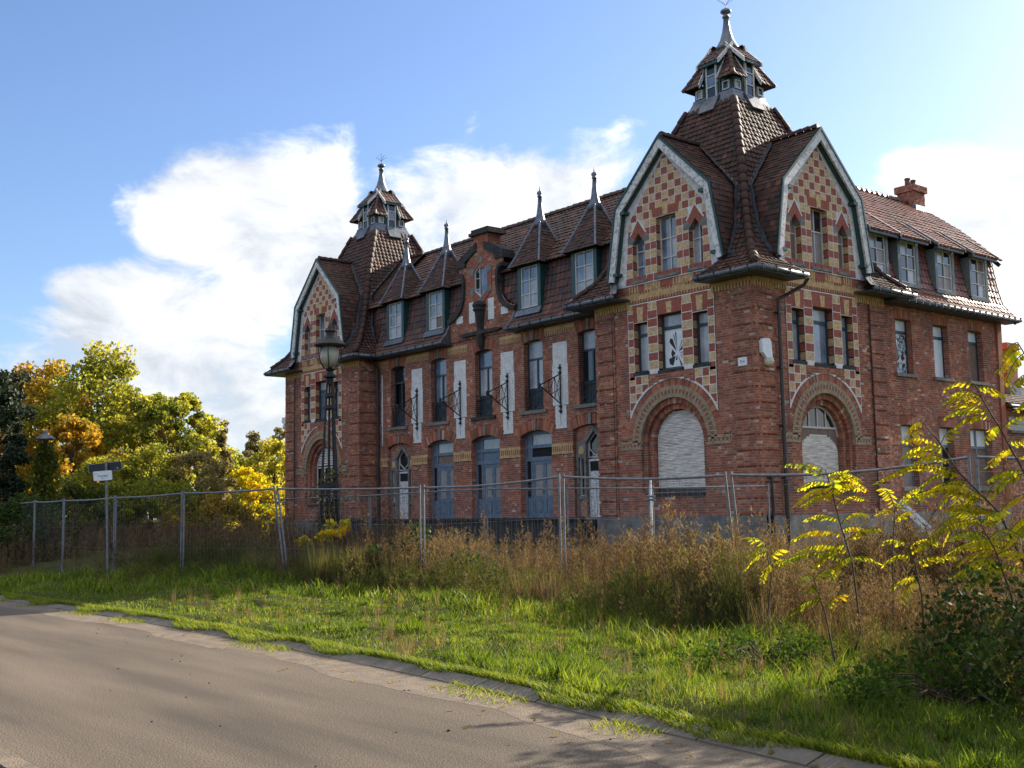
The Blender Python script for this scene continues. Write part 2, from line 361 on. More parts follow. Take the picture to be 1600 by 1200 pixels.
def ridge_tiles(parent, pts, material, r=.12, piece=.34):
    """half-round ridge tiles laid one over the next along a line"""
    global RT
    key = 'ridge_tile_' + material
    me = bpy.data.meshes.get(key)
    if me is None:
        mb = MB(); n = 6
        vs = []
        for y, k in ((-.5, 1.12), (.56, .9)):
            for i in range(n + 1):
                t = math.pi * (i / n) * 1.1 - .05 * math.pi; vs.append((math.cos(t) * k, y, math.sin(t) * k))
        mb.add(vs, [(i, i + 1, n + 2 + i, n + 1 + i) for i in range(n)] + [tuple(range(n, -1, -1)), tuple(range(n + 1, 2 * n + 2))], .5)
        me = bpy.data.meshes.new(key); me.from_pydata(mb.v, [], mb.f); a = me.attributes.new('rnd', 'FLOAT', 'FACE'); a.data.foreach_set('value', [.45] * len(mb.f)); me.materials.append(MATS[material])
        me.polygons.foreach_set('use_smooth', [True] * len(me.polygons))
    pts = [Vector(p) for p in pts]
    for a, b in zip(pts, pts[1:]):
        L_ = (b - a).length; n = max(1, int(round(L_ / piece))); d = (b - a) / n
        q = d.to_track_quat('Y', 'Z')
        for i in range(n):
            o = link('ridge_tile', me, parent); o.location = a + d * (i + .5) + Vector((0, 0, -.02 + random.uniform(-.008, .008))); o.rotation_mode = 'QUATERNION'; o.rotation_quaternion = q
            o.scale = (r, d.length, r)
def inset(poly, dist):
    """offset an open polyline (s,z) towards its right-hand... inside (below/centre)"""
    out_ = []
    for i, p in enumerate(poly):
        a = Vector(poly[i - 1]) if i else None; b = Vector(poly[i + 1]) if i < len(poly) - 1 else None; p = Vector(p)
        ns = []
        for u, v in ((a, p), (p, b)):
            if u is None or v is None: continue
            e = (v - u).normalized(); ns.append(Vector((e.y, -e.x)))
        if len(ns) == 1: q = p + ns[0] * dist
        else:
            m = (ns[0] + ns[1]).normalized(); q = p + m * dist / max(.3, m.dot(ns[0]))
        out_.append((q.x, q.y))
    return out_
def clip_poly(poly, a, b):
    """keep the part of poly to the right of the line a->b"""
    res = []; ex, ez = b[0] - a[0], b[1] - a[1]
    sd = lambda p: (p[0] - a[0]) * ez - (p[1] - a[1]) * ex
    for i in range(len(poly)):
        p, q = poly[i - 1], poly[i]; sp, sq = sd(p), sd(q)
        if (sp >= 0) != (sq >= 0):
            t = sp / (sp - sq); res.append((p[0] + (q[0] - p[0]) * t, p[1] + (q[1] - p[1]) * t))
        if sq >= 0: res.append(q)
    return res
# ------------------------------------------------------------------ the mansion
mansion = empty('brick_mansion', (-14.0, 3.5, 0), 'derelict red brick mansion with twin lantern towers and steep tiled roofs', 'building')
ZB = 1.37                                   # top of the plinth
BRK, MOR = MB(), MB()                       # single bricks / their mortar bed
YEL, RED, BUF = MB(), MB(), MB()            # cornice and band bricks
def seg(sc, half, z0, z1, rise=.1, th=.40, wide=.10):
    R = (half * half + rise * rise) / (2 * rise); zc = z1 - R; ph = math.asin(min(.99, (half + wide) / R)); zb = zc + R * math.cos(ph)
    def f_(z):
        if z < z0 or z > zc + R + th: return None
        if z < zb: return (sc - half, sc + half)
        h = min(math.sqrt(max(0, (R + th) ** 2 - (z - zc) ** 2)), (z - zc) * math.tan(ph))
        return (sc - h, sc + h)
    f_.geo = (sc, zc, R, th, ph, half, z0, z1, zb); return f_
def rect(s0, s1, z0, z1): return lambda z: (s0, s1) if z0 < z < z1 else None
def EX(fs): return lambda z: [i for i in (q(z) for q in fs) if i]
def seg_finish(fr, f_, d, depth, seed, key=True, soffit=True):
    sc, zc, R, th, ph, half, z0, z1, zb = f_.geo
    rg = random.Random(seed)
    ring(BRK, fr, sc, zc, R, R + th, d - depth * .9, d + .004, math.pi / 2 - ph, math.pi / 2 + ph, .078, rg)
    arcband(MOR, fr, sc, zc, R + .004, R + th - .004, d - depth, d - .008, math.pi / 2 - ph, math.pi / 2 + ph, 10)
    for side in (-1, 1):
        j = fr.jamb(sc + side * half, d, -side)
        bricks(BRK, MOR, j, 0, depth, z0, zb, 0, seed=seed + side)
    if key:
        mb = MB(); mb.fprism(fr, [(sc - .055, z1 - .02), (sc + .055, z1 - .02), (sc + .085, z1 + th + .03), (sc - .085, z1 + th + .03)], d - .1, d + .05); mb.build('keystone', 'stone_grey', mansion)
PANES = {'slate': 'slate_paint', 'sky': 'glass_painted_sky', 'grey': 'glass_grey', 'dark': 'glass_dark', 'void': 'void', 'ply': 'plywood', 'white': 'plate_white', 'panel': 'dirty_panel', 'poster': 'poster'}
def window(fr, sc, z0, z1, half, d, mat_, rows, bar=.06, sill=None, name='window', deep=.07, mull=None, parent=None, sill_mat='stone_grey', label=None):
    """rows: [(z fraction low, high, columns, pane kind)] ; frame object with pane and sill children"""
    mb = MB(); mull = mull or bar * .7
    mb.fbox(fr, sc - half, sc - half + bar, d - deep, d, z0, z1); mb.fbox(fr, sc + half - bar, sc + half, d - deep, d, z0, z1)
    mb.fbox(fr, sc - half + bar, sc + half - bar, d - deep, d, z0, z0 + bar); mb.fbox(fr, sc - half + bar, sc + half - bar, d - deep, d, z1 - bar, z1)
    H = z1 - z0; panes = []
    for i, (a, b, nc, kind) in enumerate(rows):
        za = z0 + H * a + (mull / 2 if a > 0 else bar); zb_ = z0 + H * b - (mull / 2 if b < 1 else bar)
        if b < 1: mb.fbox(fr, sc - half + bar, sc + half - bar, d - deep * .9, d - .005, z0 + H * b - mull / 2, z0 + H * b + mull / 2)
        w = (2 * half - 2 * bar) / nc
        for k in range(nc):
            x0 = sc - half + bar + k * w; kd = kind[k] if isinstance(kind, (list, tuple)) else kind
            if k: mb.fbox(fr, x0 - mull / 2, x0 + mull / 2, d - deep * .9, d - .003, za, zb_)
            panes.append((x0 + (mull / 2 if k else 0), x0 + w - (mull / 2 if k < nc - 1 else 0), za, zb_, kd))
    o = mb.build(name, mat_, parent or mansion); kid = o if (parent is None or parent.type == 'EMPTY') else parent
    if label: o['label'] = label
    for a, b, za, zb_, kd in panes:
        pm = MB(); dd = d - deep * .55 - (.12 if kd == 'void' else 0); pm.fbox(fr, a, b, dd - .012, dd, za, zb_); pm.build('pane', PANES[kd], kid)
    if sill:
        sm = MB(); sm.fbox(fr, sc - half - sill[0], sc + half + sill[0], d - .05, sill[1], z0 - sill[2], z0 - .005); sm.build('sill', sill_mat, kid)
    return o
WGRID = [(0, .36, 2, 'sky'), (.36, .72, 2, 'sky'), (.72, 1, 2, 'sky')]

# gables of the towers: half width of the bargeboard outline against height
GB = [(2.45, 8.95), (2.02, 11.27), (0.0, 13.24)]
PYR = [(4.007, 8.33), (3.62, 8.62), (3.25, 9.0), (2.72, 9.9), (2.38, 11.0), (1.88, 12.6), (1.31, 14.0), (.99, 14.75)]
gw = lambda z: max(0.0, lerp_prof(GB, z)) if z < 13.24 else 0.0
hw = lambda z: lerp_prof(PYR, z)
AR, AC = 1.38, 3.62                          # arch radius at the yellow ring, springing height

def tower_face(fr, seed, shutter):
    rg = random.Random(seed)
    D = -.045
    def excl(z):
        e = []
        if z < 3.47:
            if z > 2.08: e.append((-1.38, 1.38))
        elif z < 3.75: e.append((-2.24, 2.24))
        elif z < 4.48: h = math.sqrt(1.95 ** 2 - (z - AC) ** 2); e.append((-h, h))
        elif z < 8.1: e.append((-1.8, 1.8))
        return e
    bricks(BRK, MOR, fr, -2.42, 2.42, ZB, 8.1, D, excl, seed=seed)
    for s in (-1, 1):
        bricks(BRK, MOR, fr, min(s * 2.42, s * 3.3), max(s * 2.42, s * 3.3), ZB, 7.98, 0, depth=.1, band=6, seed=seed + s)
    # arch: soldier ring, buff and red ring, two stepped orders
    ring(BRK, fr, 0, AC, 1.75, 1.95, D - .1, D + .004, rg=rg)
    for R0, R1, o in ((1.38, 1.5, 0), (1.5, 1.63, 1), (1.63, 1.75, 0)):
        ring(BUF, fr, 0, AC, R0, R1, D - .15, -.02, piece=.075, rg=rg, only=o); ring(RED if R0 == 1.5 else BUF, fr, 0, AC, R0, R1, D - .15, -.022, piece=.075, rg=rg, only=1 - o)
    arcband(MOR, fr, 0, AC, 1.39, 1.94, D - .2, D - .01, 0, math.pi)
    ring(BRK, fr, 0, AC, 1.20, 1.38, -.40, -.13, rg=rg); ring(BRK, fr, 0, AC, 1.03, 1.20, -.50, -.24, rg=rg)
    arcband(MOR, fr, 0, AC, 1.035, 1.375, -.5, -.26, 0, math.pi)
    for s in (-1, 1):
        bricks(BRK, MOR, fr.jamb(s * 1.38, D, -s), 0, .09, 2.08, AC, 0, seed=seed + 5); bricks(BRK, MOR, fr, min(s * 1.2, s * 1.38), max(s * 1.2, s * 1.38), 2.08, AC, -.13, seed=seed + 6)
        bricks(BRK, MOR, fr.jamb(s * 1.2, -.13, -s), 0, .11, 2.08, AC, 0, seed=seed + 7); bricks(BRK, MOR, fr, min(s * 1.03, s * 1.2), max(s * 1.03, s * 1.2), 2.08, AC, -.24, seed=seed + 8)
        bricks(BRK, MOR, fr.jamb(s * 1.03, -.24, -s), 0, .2, 2.08, AC, 0, seed=seed + 9)
        for row in range(3):                                  # label stops of the arch
            for k in range(11):
                x = 1.385 + k * .077
                (BUF if row != 1 else (RED if k % 2 else BUF)).fbox(fr, *sorted((s * x, s * (x + .07))), D - .1, -.022, 3.475 + row * .092, 3.56 + row * .092, rg.random())
        mb = MB(); mb.fbox(fr, *sorted((s * 1.38, s * 2.235)), D - .1, D - .01, 3.472, 3.748); MOR.add(mb.v, mb.f)
    # sill
    mb = MB(); mb.fbox(fr, -1.2, 1.2, -.5, -.01, 1.98, 2.08); mb.build('sill', 'stone_dark', mansion)
    # what fills the arch
    if shutter == 'roller':
        sh = MB(); z = 2.26; i = 0
        while z < AC + .99:
            h = 1.0 if z < AC else math.sqrt(max(0.0, 1.0 - (z - AC) ** 2))
            if h > .05:
                t = rg.uniform(-.004, .004)
                sh.hexa([fr.p(-h, -.385 + t, z), fr.p(h, -.385 + t, z), fr.p(h, -.42, z), fr.p(-h, -.42, z), fr.p(-h, -.40 + t, z + .043), fr.p(h, -.40 + t, z + .043), fr.p(h, -.42, z + .043), fr.p(-h, -.42, z + .043)], rg.random())
            z += .047
        o = sh.build('roller_shutter', 'slat', mansion, kind='stuff'); o['label'] = 'weathered pale roller shutter closing the arched window'
        mb = MB(); mb.fbox(fr, -1.03, 1.03, -.46, -.41, 2.08, 2.25); mb.build('window', 'slate_paint', mansion)
        mb = MB(); mb.fbox(fr, -1.03, 1.03, -.5, -.45, 2.08, AC + 1.03); mb.build('shutter_back', 'void', mansion)
    else:
        mb = MB(); arc = [(math.cos(t) * 1.03, AC + math.sin(t) * 1.03) for t in [math.pi * i / 24 for i in range(25)]]
        mb.fprism(fr, [(-1.03, 2.08)] + [(1.03, 2.08)] + arc, -.52, -.5); back = mb.build('window_back', 'void', mansion)
        fm = MB()
        ft = 3.95 if shutter == 'boarded' else 3.70
        for s in (-1, 0, 1): fm.fbox(fr, s * .42 - .022, s * .42 + .022, -.44, -.40, ft + .05, AC + 1.02 * math.sqrt(1 - (.42 * s / 1.03) ** 2) - .02)
        fm.fbox(fr, -.98, .98, -.44, -.395, ft, ft + .06)
        arcband(fm, fr, 0, AC, .97, 1.03, -.45, -.40, .1, math.pi - .1)
        w = fm.build('window', 'cream_paint', mansion)
        pm = MB(); pm.fprism(fr, [(math.cos(t) * .95, AC + math.sin(t) * .95) for t in [.12 + (math.pi - .24) * i / 16 for i in range(17)]], -.44, -.43); pm.build('pane', 'glass_dark', w)
        if shutter == 'boarded':
            bd = MB(); arc2 = [(math.cos(t) * .9, 3.05 + math.sin(t) * .42) for t in [math.pi * i / 16 for i in range(17)]]
            bd.fprism(fr, [(-.95, 3.95), (-1.0, 3.66), (-1.0, 2.2), (1.0, 2.2), (1.0, 3.66), (.95, 3.95)], -.44, -.42); b1 = bd.build('board', 'plywood', w)
            z = 2.25
            sl = MB()
            while z < 3.80:
                h = .97 if z < 3.15 else .97 * math.sqrt(max(0, 1 - ((z - 3.15) / .62) ** 2))
                if h > .1: sl.fbox(fr, -h, h, -.42, -.40 + rg.uniform(-.004, .004), z, z + .062, rg.random())
                z += .066
            sl.build('shutter', 'slat', w, kind='stuff')
        else:
            fm = MB()
            for x in (-.95, -.3, .3, .92): fm.fbox(fr, x - .035, x + .035, -.43, -.39, 2.1, 3.7)
            fm.build('glazing_bar', 'cream_paint', w)
            sl = MB()
            for i in range(7):
                z = AC + .2 + i * .11; h = math.sqrt(max(.02, .9 - (z - AC) ** 2)); sl.fbox(fr, -h, h, -.41, -.39 + rg.uniform(-.008, .008), z, z + .085, rg.random())
            sl.build('board', 'slat', w)
    # panel of red and yellow blocks with white joints and its three windows
    jo = MB()
    z = 4.48
    WIN = [(-1.24, .30, 5.90, 7.50), (0, .50, 5.88, 7.62), (1.24, .30, 5.90, 7.50)]
    while z < 8.1:
        zb_ = min(z + .05, 8.1); zm = (z + zb_) / 2; ex = [(c - h, c + h) for c, h, a, b in WIN if a - .02 < zm < b]
        if zm - AC < 1.97: h = math.sqrt(max(0, 1.97 ** 2 - (zm - AC) ** 2)); ex.append((-h, h))
        for a, b in intervals(-1.8, 1.8, ex): jo.add([fr.p(a, -.026, z), fr.p(b, -.026, z), fr.p(b, -.026, zb_), fr.p(a, -.026, zb_)], [(0, 1, 2, 3)])
        z = zb_
    arcband(jo, fr, 0, AC, 1.965, 2.0, -.06, -.028, math.acos(.9) * .98, math.pi - math.acos(.9) * .98, 30)
    panel = jo.build('block_panel', 'white_joint', mansion)
    def block(poly, yellow, d1=-.022, d0=-.30):
        mb = MB(); mb.fprism(fr, poly, d0, d1, rg.random()); mb.build('block', 'block_yellow' if yellow else 'block_red', panel)
    g = .014
    def cell(a, b, z0, z1, yel, d0=-.30): block([(a + g, z0 + g), (b - g, z0 + g), (b - g, z1 - g), (a + g, z1 - g)], yel, d0=d0)
    rows = 8
    for k in range(9):
        z1 = 8.08 - k * .268; z0 = z1 - .268
        for s in (-1, 1):
            a, b = (1.54, 1.79)
            cell(*sorted((s * a, s * b)), z0, z1, (k % 2 == 0) if k < 2 else (k % 2 == 1))
            if k == 0:
                cell(*sorted((s * .52, s * .74)), z0, z1, True); cell(*sorted((s * .74, s * .95)), z0, z1, True)
            elif k < 8: cell(*sorted((s * .51, s * .93)), z0, z1, k % 2 == 1 and k > 1)
    for c, h, a, b in WIN:                                    # lintels with a yellow key
        e = .05
        block([(c - h, b), (c + h, b), (c + h + e - .02, 8.07), (c - h - e + .02, 8.07)], False, d0=-.25)
        kk = .14 if h < .4 else .12
        block([(c - kk + .03, b + .01), (c + kk - .03, b + .01), (c + kk, 7.98), (c - kk, 7.98)], True, d1=-.012, d0=-.1)
    for k in range(5):                                        # below the sills, cut by the arch
        z1 = 5.78 - k * .268; z0 = z1 - .268
        for s in (-1, 1):
            for j in range(3):
                b_ = 1.79 - j * .27; a_ = b_ - .27
                poly = [(a_ + g, z0 + g), (b_ - g, z0 + g), (b_ - g, z1 - g), (a_ + g, z1 - g)]
                t = math.atan2((z0 + z1) / 2 - AC, (a_ + b_) / 2)
                p = (2.03 * math.cos(t), AC + 2.03 * math.sin(t)); dx = (-math.sin(t), math.cos(t))
                poly = clip_poly(poly, p, (p[0] + dx[0], p[1] + dx[1]))
                ok = len(poly) > 2 and (max(x for x, _ in poly) - min(x for x, _ in poly)) > .04
                if ok: block([(s * x, zz) for x, zz in (poly if s > 0 else poly[::-1])], (j + k) % 2 == 0, d0=-.08)
    bricks(BRK, MOR, fr, -.97, .97, 5.40, 5.80, -.012, lambda z: [(-math.sqrt(max(0, 2.0 ** 2 - (z - AC) ** 2)), math.sqrt(max(0, 2.0 ** 2 - (z - AC) ** 2)))], seed=seed + 20)
    for c, h, a, b in WIN:
        mid = h > .4
        r = [(0, .74, 1, 'white' if mid and shutter == 'roller' else ('sky' if mid else 'grey')), (.74, 1, 1, 'grey')]
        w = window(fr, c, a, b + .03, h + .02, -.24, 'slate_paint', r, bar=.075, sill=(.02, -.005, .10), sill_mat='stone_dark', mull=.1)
        if mid and shutter == 'roller':                       # torn print stuck behind the glass
            ps = MB(); cz = 6.38
            for (a0, a1, R0, R1) in ((.25, .75, .08, .62), (.95, 1.02, .1, .5), (-.1, .1, .1, .38), (-.35, -.25, .1, .45), (-.62, -.5, .1, .5), (-1.25, -1.05, .1, .45), (2.0, 2.35, .05, .5), (1.62, 1.7, .1, .6), (1.8, 1.86, .1, .55), (2.6, 3.6, .08, .26), (3.5, 4.2, .1, .42), (4.3, 4.7, .05, .2)):
                q = [(c + .06 + R * math.cos(t), cz + R * 1.15 * math.sin(t)) for R, t in ((R0, (a0 + a1) / 2), (R1 * .9, a0), (R1, (a0 + a1) / 2), (R1 * .9, a1))]
                q = [(min(max(x, c - .42), c + .42), min(max(zz, 5.98), 7.1)) for x, zz in q]
                ps.fprism(fr, q, -.278, -.272)
            ps.build('print', 'ink', w)
    # cornice of yellow and red brick under the gable and on the piers
    for s0, s1, za in ((-1.72, 1.72, 8.10),):
        YEL.fbox(fr, s0, s1, -.06, -.03, za + .02, za + .36, .5)
        n = int((s1 - s0) / .118)
        for i in range(n):
            x = s0 + (i + .5) * (s1 - s0) / n
            RED.fbox(fr, x - .028, x + .028, -.05, -.012, za + .03, za + .12, rg.random())
            if int(i / 4) % 2 == 0: YEL.fbox(fr, x - .03, x + .03, -.05, -.008, za + .36, za + .58, rg.random())
            else: RED.fbox(fr, x - .028, x + .028, -.05, -.012, za + .30, za + .38, rg.random())
        for k in range(5):
            a = s0 + k * (s1 - s0) / 5; (RED if k % 2 == 0 else YEL).fbox(fr, a, a + (s1 - s0) / 5, -.07, -.028, za + .36, za + .70, .4)
    for s in (-1, 1):
        a, b = sorted((s * 1.72, s * 3.3))
        bricks(BRK, MOR, fr, a, b, 7.98, 8.75, -.03, seed=seed + 30)
        YEL.fbox(fr, a, b, -.06, -.004, 8.12, 8.42, .5)
        n = int((b - a) / .118)
        for i in range(n):
            x = a + (i + .5) * (b - a) / n; YEL.fbox(fr, x - .034, x + .034, -.06, .012, 7.96, 8.12, rg.random()); RED.fbox(fr, x - .026, x + .026, -.06, .012, 8.22, 8.33, rg.random())
    # gable wall with checkered blocks
    W2 = [(-1.2, .27, 8.84, 10.05), (0, .42, 8.84, 10.72), (1.2, .27, 8.84, 10.05)]
    def gopen(z):
        e = []
        for c, h, a, b in W2:
            if a < z < b: e.append((c - h, c + h))
            elif b <= z < b + .33 and h < .4: q = h * (1 - (z - b) / .33); e.append((c - q, c + q))
        return e
    wl = MB(); z = 8.7
    while z < 13.1:
        zb_ = z + .05; zm = z + .025; h = gw(max(zm, 8.95)) - .06
        if h > 0.02:
            for a, b in intervals(-h, h, gopen(zm)): wl.add([fr.p(a, .0, z), fr.p(b, .0, z), fr.p(b, .0, zb_), fr.p(a, .0, zb_)], [(0, 1, 2, 3)])
        z = zb_
    gwall = wl.build('gable_wall', 'plaster_white', mansion)
    inn = [(-1.80, 8.72), (-1.60, 10.75), (-.05, 12.62), (.05, 12.62), (1.60, 10.75), (1.80, 8.72)]
    bb = MB(); bb.fbox(fr, -1.6, 1.6, -.5, -.44, 8.7, 10.75); bb.build('dark_backing', 'void', mansion)  # dark sheet added behind the gable windows, painting the unlit inside
    jm = MB(); jm_p = inn
    cw, ch = .276, .252
    def gblock(poly, yel, d1=.004, d0=-.26):
        for a, b in zip(inn, inn[1:]): poly = clip_poly(poly, a, b) if len(poly) > 2 else poly
        if len(poly) < 3: return
        xs = [p[0] for p in poly]; zs_ = [p[1] for p in poly]
        if (max(xs) - min(xs)) * (max(zs_) - min(zs_)) < .006: return
        mb = MB(); mb.fprism(fr, poly, d0, d1, rg.random()); mb.build('block', 'block_yellow' if yel else 'block_red', gwall)
    for r_ in range(17):
        z0 = 8.72 + r_ * ch; z1 = z0 + ch; zm = (z0 + z1) / 2
        low = z1 < 10.75
        if low:
            cols = [(-1.9, -1.47), (-.93, -.68), (-.68, -.42), (.42, .68), (.68, .93), (1.47, 1.9)]
            if z0 < 8.84: cols = [(-1.9, -1.47)] + [(-1.47 + i * .294, -1.47 + (i + 1) * .294) for i in range(10)] + [(1.47, 1.9)]
            for i, (a, b) in enumerate(cols):
                if z0 < 8.84 and 0 < i < len(cols) - 1: yl = False
                else: yl = r_ % 2 == 1
                za = z0 if z0 > 8.84 or not (0 < i < len(cols) - 1) else z0
                gblock([(a + g, z0 + g), (b - g, z0 + g), (b - g, z1 - g), (a + g, z1 - g)], yl, d0=-.06 if z0 < 8.84 else -.26)
        else:
            for j in range(-8, 8):
                a = j * cw + (.0 if True else 0) - cw / 2; b = a + cw
                if abs((a + b) / 2) < .5 and zm < 11.0: continue
                gblock([(a + g, z0 + g), (b - g, z0 + g), (b - g, z1 - g), (a + g, z1 - g)], (r_ + j) % 2 == 0, d0=-.06)
    # side lights: pointed heads of red brick with grey shoulders; checker between heads and row 8
    for c, h, a, b in W2:
        if h < .4:
            for s in (-1, 1):
                mb = MB(); p_ = [(c + s * h, b), (c + s * (h + .2), b), (c + s * (h + .2), b + .22), (c + s * (h + .02), b + .24), (c + s * h * .55, b + .15)]
                mb.fprism(fr, p_ if s > 0 else p_[::-1], -.26, .006); mb.build('shoulder_stone', 'stone_grey', gwall)
                mb = MB(); p_ = [(c + s * h * .6, b + .14), (c + s * (h + .05), b + .26), (c, b + .72), (c, b + .33)]
                mb.fprism(fr, p_ if s > 0 else p_[::-1], -.2, .008, rg.random()); mb.build('block', 'block_red', gwall)
                jmb = MB(); p_ = [(c + s * (h + .06), b + .27), (c + s * (h + .1), b + .29), (c, b + .79), (c, b + .74)]; jmb.fprism(fr, p_ if s > 0 else p_[::-1], -.02, .006); jmb.build('joint', 'white_joint', gwall)
        else:
            mb = MB(); mb.fprism(fr, [(c - h - .12, b), (c + h + .12, b), (c + h + .16, b + .28), (c - h - .16, b + .28)], -.25, .006); mb.build('block', 'block_red', gwall)
            mb = MB(); mb.fprism(fr, [(c - .1, b + .0), (c + .1, b + .0), (c + .13, b + .42), (c - .13, b + .42)], -.1, .02); mb.build('block', 'block_yellow', gwall)
        rows_ = [(0, .3, 1 if h < .4 else 2, 'sky'), (.3, .62, 1 if h < .4 else 2, ['sky', 'grey'] if h > .4 else 'sky'), (.62, 1, 1 if h < .4 else 2, 'sky')]
        if seed == 200: rows_ = [(0, .62, 1 if h < .4 else 2, 'ply' if h < .4 else ['panel', 'panel']), (.62, 1, 1 if h < .4 else 2, 'panel' if h < .4 else ['ply', 'dark'])]
        if seed == 100 and c > 1: rows_ = [(0, .6, 2, ['grey', 'void']), (.6, 1, 2, ['grey', 'void'])]
        window(fr, c, a, b + (.34 if h < .4 else .02), h + .02, -.2, 'cream_paint', rows_, bar=.05, sill=(.05, .04, .09), sill_mat='stone_grey')
    # bargeboards
    outl = [(-2.45, 8.95), (-2.02, 11.27), (0, 13.24), (2.02, 11.27), (2.45, 8.95)]
    mb = MB(); mb.fstrip(fr, outl, inset(outl, .07), -.2, .255); mb.build('bargeboard_edge', 'green_paint', mansion)
    mb = MB(); mb.fstrip(fr, inset(outl, .073), inset(outl, .30), .16, .225); mb.build('bargeboard', 'white_paint', mansion)
    mb = MB(); mb.fstrip(fr, inset(outl, .305), inset(outl, .335), .02, .13)
    for p_ in (inset(outl, .39)[1], inset(outl, .39)[3], (-2.05, 9.12), (2.05, 9.12)): mb.fbox(fr, p_[0] - .1, p_[0] + .1, .0, .24, p_[1] - .05, p_[1] + .05)
    mb.build('bargeboard_rail', 'green_paint', mansion)
    mb = MB(); mb.fstrip(fr, inset(outl, .08), inset(outl, .10), -.15, .16); mb.build('soffit', 'cream_paint', mansion)

def tower_roof(cx, cy, seed):
    FR = [Fr((cx, cy), (1, 0), (0, -1)), Fr((cx, cy), (0, 1), (1, 0)), Fr((cx, cy), (-1, 0), (0, 1)), Fr((cx, cy), (0, -1), (-1, 0))]
    lo = lambda z: (1.70 + (z - 8.33) / .62 * .72) if z < 8.95 else gw(z)
    un, tl = MB(), MB()
    for i, fr in enumerate(FR):
        for s in (-1, 1):
            if i < 2:
                a_, b_ = (lambda z: lo(z), lambda z: hw(z)) if s > 0 else (lambda z: -hw(z), lambda z: -lo(z))
            else:
                a_, b_ = (lambda z: 0.0, lambda z: hw(z)) if s > 0 else (lambda z: -hw(z), lambda z: 0.0)
            sheet(un, fr, PYR, a_, b_)
            if i < 2: tiles(tl, fr, PYR, a_, b_, w=.2, ex=.195, seed=seed + i * 7 + s)
            elif i == 3 or i == 2: tiles(tl, fr, PYR, a_, b_, w=.3, ex=.4, seed=seed + i * 7 + s)
    # cross gables
    for i, fr in enumerate(FR[:2]):
        for s in (-1, 1):
            # frame running inwards from the gable, facing sideways
            o = fr.p(0, 3.3, 0); n = (fr.t[0] * s, fr.t[1] * s); t = (-fr.n[0], -fr.n[1])
            g2 = Fr((o[0], o[1]), t, n)
            sheet(un, g2, GB, lambda z: -.2, lambda z: 3.3 - hw(z) + .05)
            tiles(tl, g2, GB, lambda z: -.21, lambda z: 3.3 - hw(z) + .03, w=.19, ex=.18, flat=True, lift=.022, h=.014, seed=seed + 31 + i + s)
            # lead valley
            ld = MB(); pts = []
            for k in range(25):
                z = 8.97 + (13.1 - 8.97) * k / 24; a = 3.3 - hw(z); gz = gw(z); wv = .13 + .02 * math.sin(k * 1.7 + seed)
                pts.append((g2.p(a - wv - .05, gz + .09, z + .05), g2.p(a - .02, gz + .075, z + .03), g2.p(a - .03, gz + wv + .05, z + .0)))
            for p_, q in zip(pts, pts[1:]):
                ld.add([*p_, *q], [(0, 1, 4, 3), (1, 2, 5, 4)])
            # foot flashing against the gable wall
            P = fr.p
            pts = [(P(s * (lo(z) - .12), max(hw(z) - .02, 3.32), z + .05), P(s * (lo(z) + .1), hw(z) + .05, z + .03)) for z in (8.36, 8.5, 8.65, 8.8, 8.95)]
            for p_, q in zip(pts, pts[1:]): ld.add([*p_, *q], [(0, 1, 3, 2)])
            ld.build('lead_valley', 'lead', mansion)
    roof = un.build('tower_roof', 'underlay', mansion)
    tl.build('roof_tiles', 'tile_dark', roof, kind='stuff')
    P0 = [(cx + hw(z), cy - hw(z), z + .05) for z in (8.45, 8.62, 9.0, 9.9, 11, 12.6, 14, 14.65)]
    ridge_tiles(roof, P0, 'tile_dark', .13)
    for sx, sy in ((-1, -1), (1, 1)): ridge_tiles(roof, [(cx + sx * hw(z), cy + sy * hw(z), z + .05) for z in (8.5, 9.0, 9.9, 11, 12.6, 14, 14.7)], 'tile_dark', .12)
    for fr in FR[:2]:
        ridge_tiles(roof, [fr.p(0, 3.3 + .1, 13.25), fr.p(0, hw(13.1), 13.25)], 'tile_dark', .13, .3)
    # gutters round the skirts
    for i, fr in enumerate(FR[:2] + [FR[3]]):
        for s in (-1, 1):
            if i == 2 and s < 0: continue
            gut = MB(); a, b = sorted((s * 1.69, s * 4.02))
            gut.path([fr.p(a, 4.02, 8.30), fr.p((a + b) / 2, 4.02, 8.30), fr.p(b, 4.02, 8.30)], .068, 10)
            gut.build('gutter', 'zinc', mansion, smooth=True)
            gb = MB(); k = 0
            while a + .2 + k * .62 < b:
                x = a + .2 + k * .62; gb.fbox(fr, x - .018, x + .018, 3.95, 4.096, 8.22, 8.38); k += 1
            gb.build('gutter_brackets', 'iron', mansion, kind='stuff')
            sf = MB(); sf.fprism(Fr(fr.p(0, 0, 0)[:2], fr.n, fr.t), [(3.2, 8.24), (3.98, 8.20), (3.98, 8.26), (3.2, 8.30)], a, b); sf.build('soffit', 'slate_paint', mansion)

